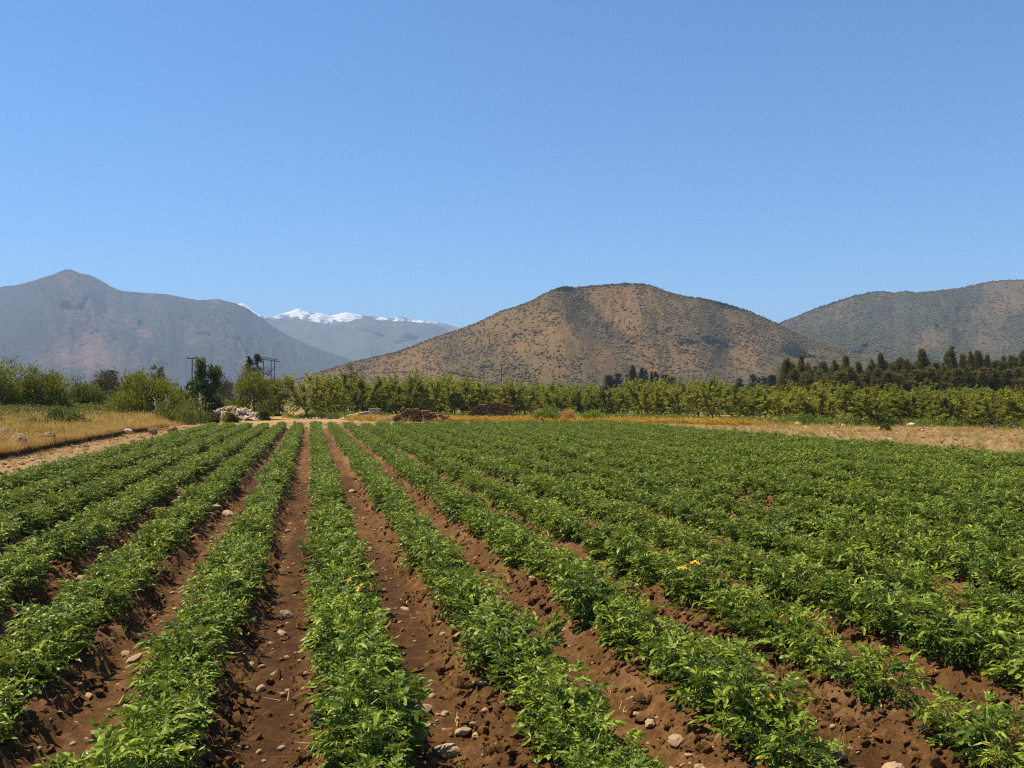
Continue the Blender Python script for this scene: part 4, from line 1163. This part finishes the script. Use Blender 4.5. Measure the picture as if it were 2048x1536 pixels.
# ------------------------------------------------------------------ stones, woodpiles, crate, poles
PALE = [mesh_np('pale_stone', *lump(ICO1, np.random.default_rng(70 + k), .22, 1.1, (1, .8, .62), 2), M['palestone'], smooth=False) for k in range(6)]
BOULD = [mesh_np('boulder', *lump(ICO2, np.random.default_rng(80 + k), .28, 1.0, (1, .85, .7), 3), M['boulder'], smooth=False) for k in range(4)]
# heap of pale stones
d = 84.0; hx, hy = depth_lat(468, d); hz = float(ground_z(hx, hy))
heap = bpy.data.objects.new('stone_heap', None); C.objects.link(heap); heap.location = (hx, hy, hz); heap.rotation_euler = (0, 0, -YAW)
tag(heap, 'heap of pale rounded stones at the end of the meadow', 'stone heap')
rng = np.random.default_rng(90)
def heap_h(u, v): 
    return 1.3 * np.maximum(0, 1 - (np.abs(u + .05) / 2.8) ** 1.7) ** .9 * np.maximum(0, 1 - (v / 1.7) ** 2) * (.85 + .3 * vn(u * 2, v * 2, 3))
mb = MB(); gu, gv = np.meshgrid(np.linspace(-2.9, 2.9, 24), np.linspace(-1.8, 1.8, 16))
Zh = heap_h(gu, gv) - .18
mb.add(np.stack([gu, gv, Zh], -1).reshape(-1, 3), grid_faces(16, 24)); link('rubble_core', mb.mesh('rubble_core', M['boulder']), heap)
n = 0
while n < 230:
    u_, v_ = rng.uniform(-2.75, 2.75), rng.uniform(-1.75, .6)
    hh = float(heap_h(u_, v_))
    if hh < .05 and rng.random() < .8: continue
    r_ = rng.uniform(.09, .20)
    link('stone', PALE[int(rng.integers(0, 6))], heap, (u_, v_, hh - .05 + rng.uniform(-.03, .05)), (rng.normal(0, .6), rng.normal(0, .6), rng.random() * 6.28), (r_ * 1.25, r_, r_ * .95)); n += 1

# firewood
def log_mesh(seed):
    r = np.random.default_rng(seed); mb = MB()
    P = [(r.normal(0, .02), -.5, r.normal(0, .02)), (0, 0, 0), (r.normal(0, .02), .5, r.normal(0, .02))]
    tube(mb, P, [.5 * r.uniform(.85, 1), .5, .5 * r.uniform(.85, 1)], 9, .5, 0, True, 1)
    me = mb.mesh('log', [M['logbark'], M['logend']]); return me
LOGS = [log_mesh(k) for k in range(5)]
def wood_pile(px0, px1, py_base, prof, label, seed, dia=(.17, .26), depth=1.0):
    d = dist_for(py_base); x0, y0 = depth_lat((px0 + px1) / 2, d)
    o = bpy.data.objects.new('log_pile', None); C.objects.link(o)
    o.location = (x0, y0, float(ground_z(x0, y0))); o.rotation_euler = (0, 0, -YAW - .05)
    tag(o, label, 'log pile', 'log piles before the orchard')
    r = np.random.default_rng(seed); k = d / F_PX; W = (px1 - px0) * k
    z = .09; row = 0
    while z < 2.0:
        u_ = -W / 2 + (row % 2) * .1
        while u_ < W / 2:
            dm = r.uniform(*dia); u_ += dm * .5
            pxl = px0 + (u_ + W / 2) / k
            top = np.interp(pxl, [p[0] for p in prof], [p[1] for p in prof]) * k
            if z + dm * .25 < top:
                L = depth * r.uniform(.8, 1.15)
                wild = .25 if top < .9 else .08
                link('log', LOGS[int(r.integers(0, 5))], o, (u_, r.uniform(-.12, .12), z + r.normal(0, .015)), (r.normal(0, wild * .4), r.random() * .3, r.normal(0, wild)), (dm, L, dm * r.uniform(.8, 1)))
            u_ += dm * .5
        z += .165; row += 1
    return o, d
wood_pile(768, 910, 843, [(768, 2), (785, 8), (800, 17), (815, 26), (828, 28), (842, 23), (855, 22), (870, 18), (885, 14), (900, 8), (910, 2)], 'long low pile of dark cut logs beside the field track', 1)
wood_pile(930, 1021, 839, [(930, 3), (937, 14), (950, 25), (960, 32), (975, 33), (990, 34), (1010, 33), (1019, 32), (1021, 28)], 'tall squared stack of dark cut logs before the orchard', 2)
# loose end logs and bark at the feet of the piles
def box_mesh(name, sx, sy, sz, mat, bev=.0):
    V = np.array([(x, y, z) for x in (-.5, .5) for y in (-.5, .5) for z in (-.5, .5)]) * [sx, sy, sz]
    T = [(0, 1, 3, 2), (4, 6, 7, 5), (0, 4, 5, 1), (2, 3, 7, 6), (0, 2, 6, 4), (1, 5, 7, 3)]
    return mesh_np(name, V, T, mat)
# slatted crate
d = dist_for(837); x, y = depth_lat(749, d)
cr = bpy.data.objects.new('wooden_crate', None); C.objects.link(cr); cr.location = (x, y, float(ground_z(x, y))); cr.rotation_euler = (0, 0, -YAW + .12)
tag(cr, 'pale slatted wooden crate standing left of the long log pile', 'crate')
W_, D_, H_ = 1.15, .95, 1.0
post = box_mesh('post', .07, .07, H_, M['timber']); sl1 = box_mesh('slat', W_ + .04, .025, .17, M['timber']); sl2 = box_mesh('slat', .025, D_ - .05, .17, M['timber'])
for sx in (-1, 1):
    for sy in (-1, 1): link('post', post, cr, (sx * (W_ / 2 - .04), sy * (D_ / 2 - .04), H_ / 2))
for k in range(5):
    zz = .1 + k * .2
    for s_ in (-1, 1):
        link('slat', sl1, cr, (0, s_ * (D_ / 2 + .01), zz)); link('slat', sl2, cr, (s_ * (W_ / 2 + .008), 0, zz))
link('floor_board', box_mesh('floor_board', W_ - .1, D_ - .1, .03, M['timber']), cr, (0, 0, .06))
for k in range(4): link('lid_board', box_mesh('lid_board', W_ + .06, D_ / 4 - .01, .03, M['timber']), cr, (0, -D_ / 2 + (k + .5) * D_ / 4, H_ + .02))
# timber heaps
rng = np.random.default_rng(95)
def timber_heap(px, py, wpx, hpx, n, label, seed, lean=.35):
    d = dist_for(py); x, y = depth_lat(px, d); k = d / F_PX
    o = bpy.data.objects.new('timber_heap', None); C.objects.link(o); o.location = (x, y, float(ground_z(x, y))); o.rotation_euler = (0, 0, -YAW)
    tag(o, label, 'timber', 'heaps of pale timber before the orchard')
    r = np.random.default_rng(seed)
    for q in range(n):
        s = q / n
        L = wpx * k * r.uniform(.5, .95)
        me = box_mesh('plank', L, r.uniform(.10, .2), r.uniform(.04, .09), M['timber'])
        link('plank', me, o, (r.normal(0, .2) + wpx * k * .1 * (s - .3), r.uniform(-.7, .7), .06 + s * hpx * k * .75), (r.normal(0, .2), -lean * r.uniform(.3, 1.1) * s, r.normal(0, .25)))
timber_heap(716, 838, 62, 14, 22, 'slanting heap of pale planks left of the wooden crate', 3)
timber_heap(770, 842, 46, 7, 10, 'few pale planks between the crate and the long log pile', 5, .2)
def rubble(px, py, wpx, n, label, seed):
    d = dist_for(py); x, y = depth_lat(px, d); k = d / F_PX
    o = bpy.data.objects.new('rubble_scatter', None); C.objects.link(o); o.location = (x, y, float(ground_z(x, y))); o.rotation_euler = (0, 0, -YAW)
    tag(o, label, 'rubble', 'pale rubble under the orchard corner')
    r = np.random.default_rng(seed)
    for q in range(n):
        s = r.uniform(.05, .15); u_ = r.normal(0, wpx * k * .25)
        link('stone', PALE[int(r.integers(0, 6))], o, (u_, r.normal(0, .5), s * .4 + .12 * max(0, 1 - abs(u_)) * r.random()), (r.normal(0, .4), r.normal(0, .4), r.random() * 6.28), (s * 1.5, s, s * .8))
rubble(622, 838, 60, 34, 'pale stone rubble around the foot of the corner fruit tree', 6)
rubble(664, 837, 44, 26, 'pale stone rubble between the first two fruit trees', 7)
rubble(694, 840, 30, 20, 'pale stone rubble at the left end of the plank heap', 8)
# pale stones and boulders that stand out
GS = 'pale stones along the orchard edge'
for px, py, w, lab in ((588, 846, 12, 'white stone on the dirt track beside the field end'), (640, 845, 9, 'small white stone on the track below the fruit tree'), (1596, 850, 20, 'round pale boulder left of the pruned fruit tree'), (1632, 849, 12, 'small pale stone under the pruned fruit tree'),
                       (1686, 853, 14, 'pale stone left of the tall straight-trunked fruit tree'), (1760, 858, 12, 'pale stone right of the straight-trunked fruit tree'), (1822, 853, 20, 'flat white stone below the fork-trunked fruit tree'), (1848, 852, 14, 'first small white stone right of the fork-trunked tree'),
                       (1862, 853, 12, 'second small white stone right of the fork-trunked tree'), (1986, 856, 24, 'whitish stone under the low spreading fruit tree'), (2024, 857, 26, 'long pale stone near the right edge under the trees'), (1355, 846, 10, 'pale stone lying among the orange flowers'), (1284, 838, 9, 'white speck of a stone behind the orange flowers'),
                       (1618, 874, 12, 'cream stone at the edge of the crop on the right'), (1780, 880, 12, 'tan stone on the bare ground right of the crop'), (1845, 862, 10, 'small tan stone in the middle of the bare ground')):
    stone_at(px, py, w, lab, PALE[int(rng.integers(0, 6))], group=GS)
GBo = 'rocks on the bank left of the field'
for px, py, w, lab in ((4, 882, 34, 'dark rock cut by the left edge of the view'), (40, 894, 46, 'big rounded brown boulder on the bank'), (92, 884, 34, 'angular dark boulder standing upright on the bank'), (66, 889, 20, 'low flat rock between the two big boulders'),
                       (12, 892, 22, 'flat pale rock at the left edge below the dark one'), (125, 880, 12, 'small dark rock right of the angular boulder'), (345, 868, 22, 'tan boulder at the far end of the bank'), (305, 870, 16, 'dark small rock left of the tan boulder at the bank end'), (358, 869, 10, 'small brown rock right of the tan boulder')):
    stone_at(px, py, w, lab, BOULD[int(rng.integers(0, 4))], sq=(1, .9, 1.15), group=GBo, name='boulder')
for px, py, w, lab in ((258, 858, 18, 'lower pale stone of the small stone stack on the bank'), (262, 851, 14, 'upper pale stone of the small stone stack on the bank'), (110, 866, 10, 'lone white stone in the dry grass')):
    o = stone_at(px, py + 6, w, lab, PALE[int(rng.integers(0, 6))], group=GBo); o.location.z += .25
# mound of dry hay
def hay(w, h):
    mb = MB(); tube(mb, [(0, 0, -.1), (0, 0, h * .6)], [.05, .03], 5)
    return mb.mesh('stake', M['barkdark']), spray_crown(77, dome(w, w * .8, h, 0, .2, .2), 5000, .3, .012, M['dry'], .5, 80, cr=w * .25)
o = bush_at('hay_mound', 1132, 844, 823, 44, 79, 'mound of dry straw-coloured hay beside the bright green weeds', hay, 'hay mound')
for c_ in o.children:
    c_.name = 'stake' if 'trunk' in c_.name else 'hay'
# poles
def pole(px, pt, d, label, kind):
    x, y = depth_lat(px, d); z = float(ground_z(x, y)); h_ = height_for(pt, d) - z
    o = bpy.data.objects.new('utility_pole', None); C.objects.link(o); o.location = (x, y, z); o.rotation_euler = (0, 0, -YAW + (.5 if kind == 1 else 0))
    tag(o, label, 'utility pole')
    if kind == 2:
        for u_ in (-.95, .95, .35):
            mb = MB(); tube(mb, [(u_, 0, -.3), (u_, 0, h_)], [.08, .06], 8); link('post', mb.mesh('post', M['pole']), o)
        mb = MB(); tube(mb, [(-1.8, 0, h_ + .15), (1.8, 0, h_ - .35)], [.10, .10], 6); link('crossbeam', mb.mesh('crossbeam', M['pole']), o)
        mb = MB(); tube(mb, [(-1.5, .25, h_ + .4), (1.3, .25, h_ + .0)], [.08, .08], 6); link('crossbeam', mb.mesh('crossbeam', M['pole']), o)
        mb = MB(); tube(mb, [(-.95, -.12, h_ * .55), (.95, -.12, h_ * .85)], [.05, .05], 5); link('brace', mb.mesh('brace', M['pole']), o)
    else:
        mb = MB(); tube(mb, [(0, 0, -.3), (0, 0, h_)], [.11, .08], 8); link('post', mb.mesh('post', M['pole']), o)
        if kind == 1:
            mb = MB(); tube(mb, [(-.75, -.14, h_ - .12), (.75, -.14, h_ - .12)], [.09, .09], 6); link('crossarm', mb.mesh('crossarm', M['pole']), o)
            for u_ in (-.65, 0.25, .65):
                mb = MB(); tube(mb, [(u_, -.14, h_ - .05), (u_, -.14, h_ + .16)], [.05, .04], 6); link('insulator', mb.mesh('insulator', M['pole']), o)
    return o
pole(384, 715, 125, 'dark utility pole with a short crossarm beside the glossy tree', 1)
pole(538, 719, 150, 'tall framed pole structure with slanting crossbeams behind the pines', 2)
pole(1003, 727, 190, 'thin bare pole rising behind the orchard below the hill', 0)

# ------------------------------------------------------------------ haze
t = NT('haze_air'); 
pv = t.n('ShaderNodeVolumePrincipled')
pv.inputs['Color'].default_value = (0.50, 0.69, 1.0, 1)
pv.inputs['Density'].default_value = HAZE_DENSITY
pv.inputs['Anisotropy'].default_value = 0.0
t.l(pv.outputs[0], t.out.inputs['Volume'])
hb = box_mesh('haze', 50000, 50000, 780, t.m)
hz_ = link('haze', hb, None, (0, 0, 780 / 2 - 20))
tag(hz_, 'thin pale blue haze filling the valley air', 'haze', kind='stuff')
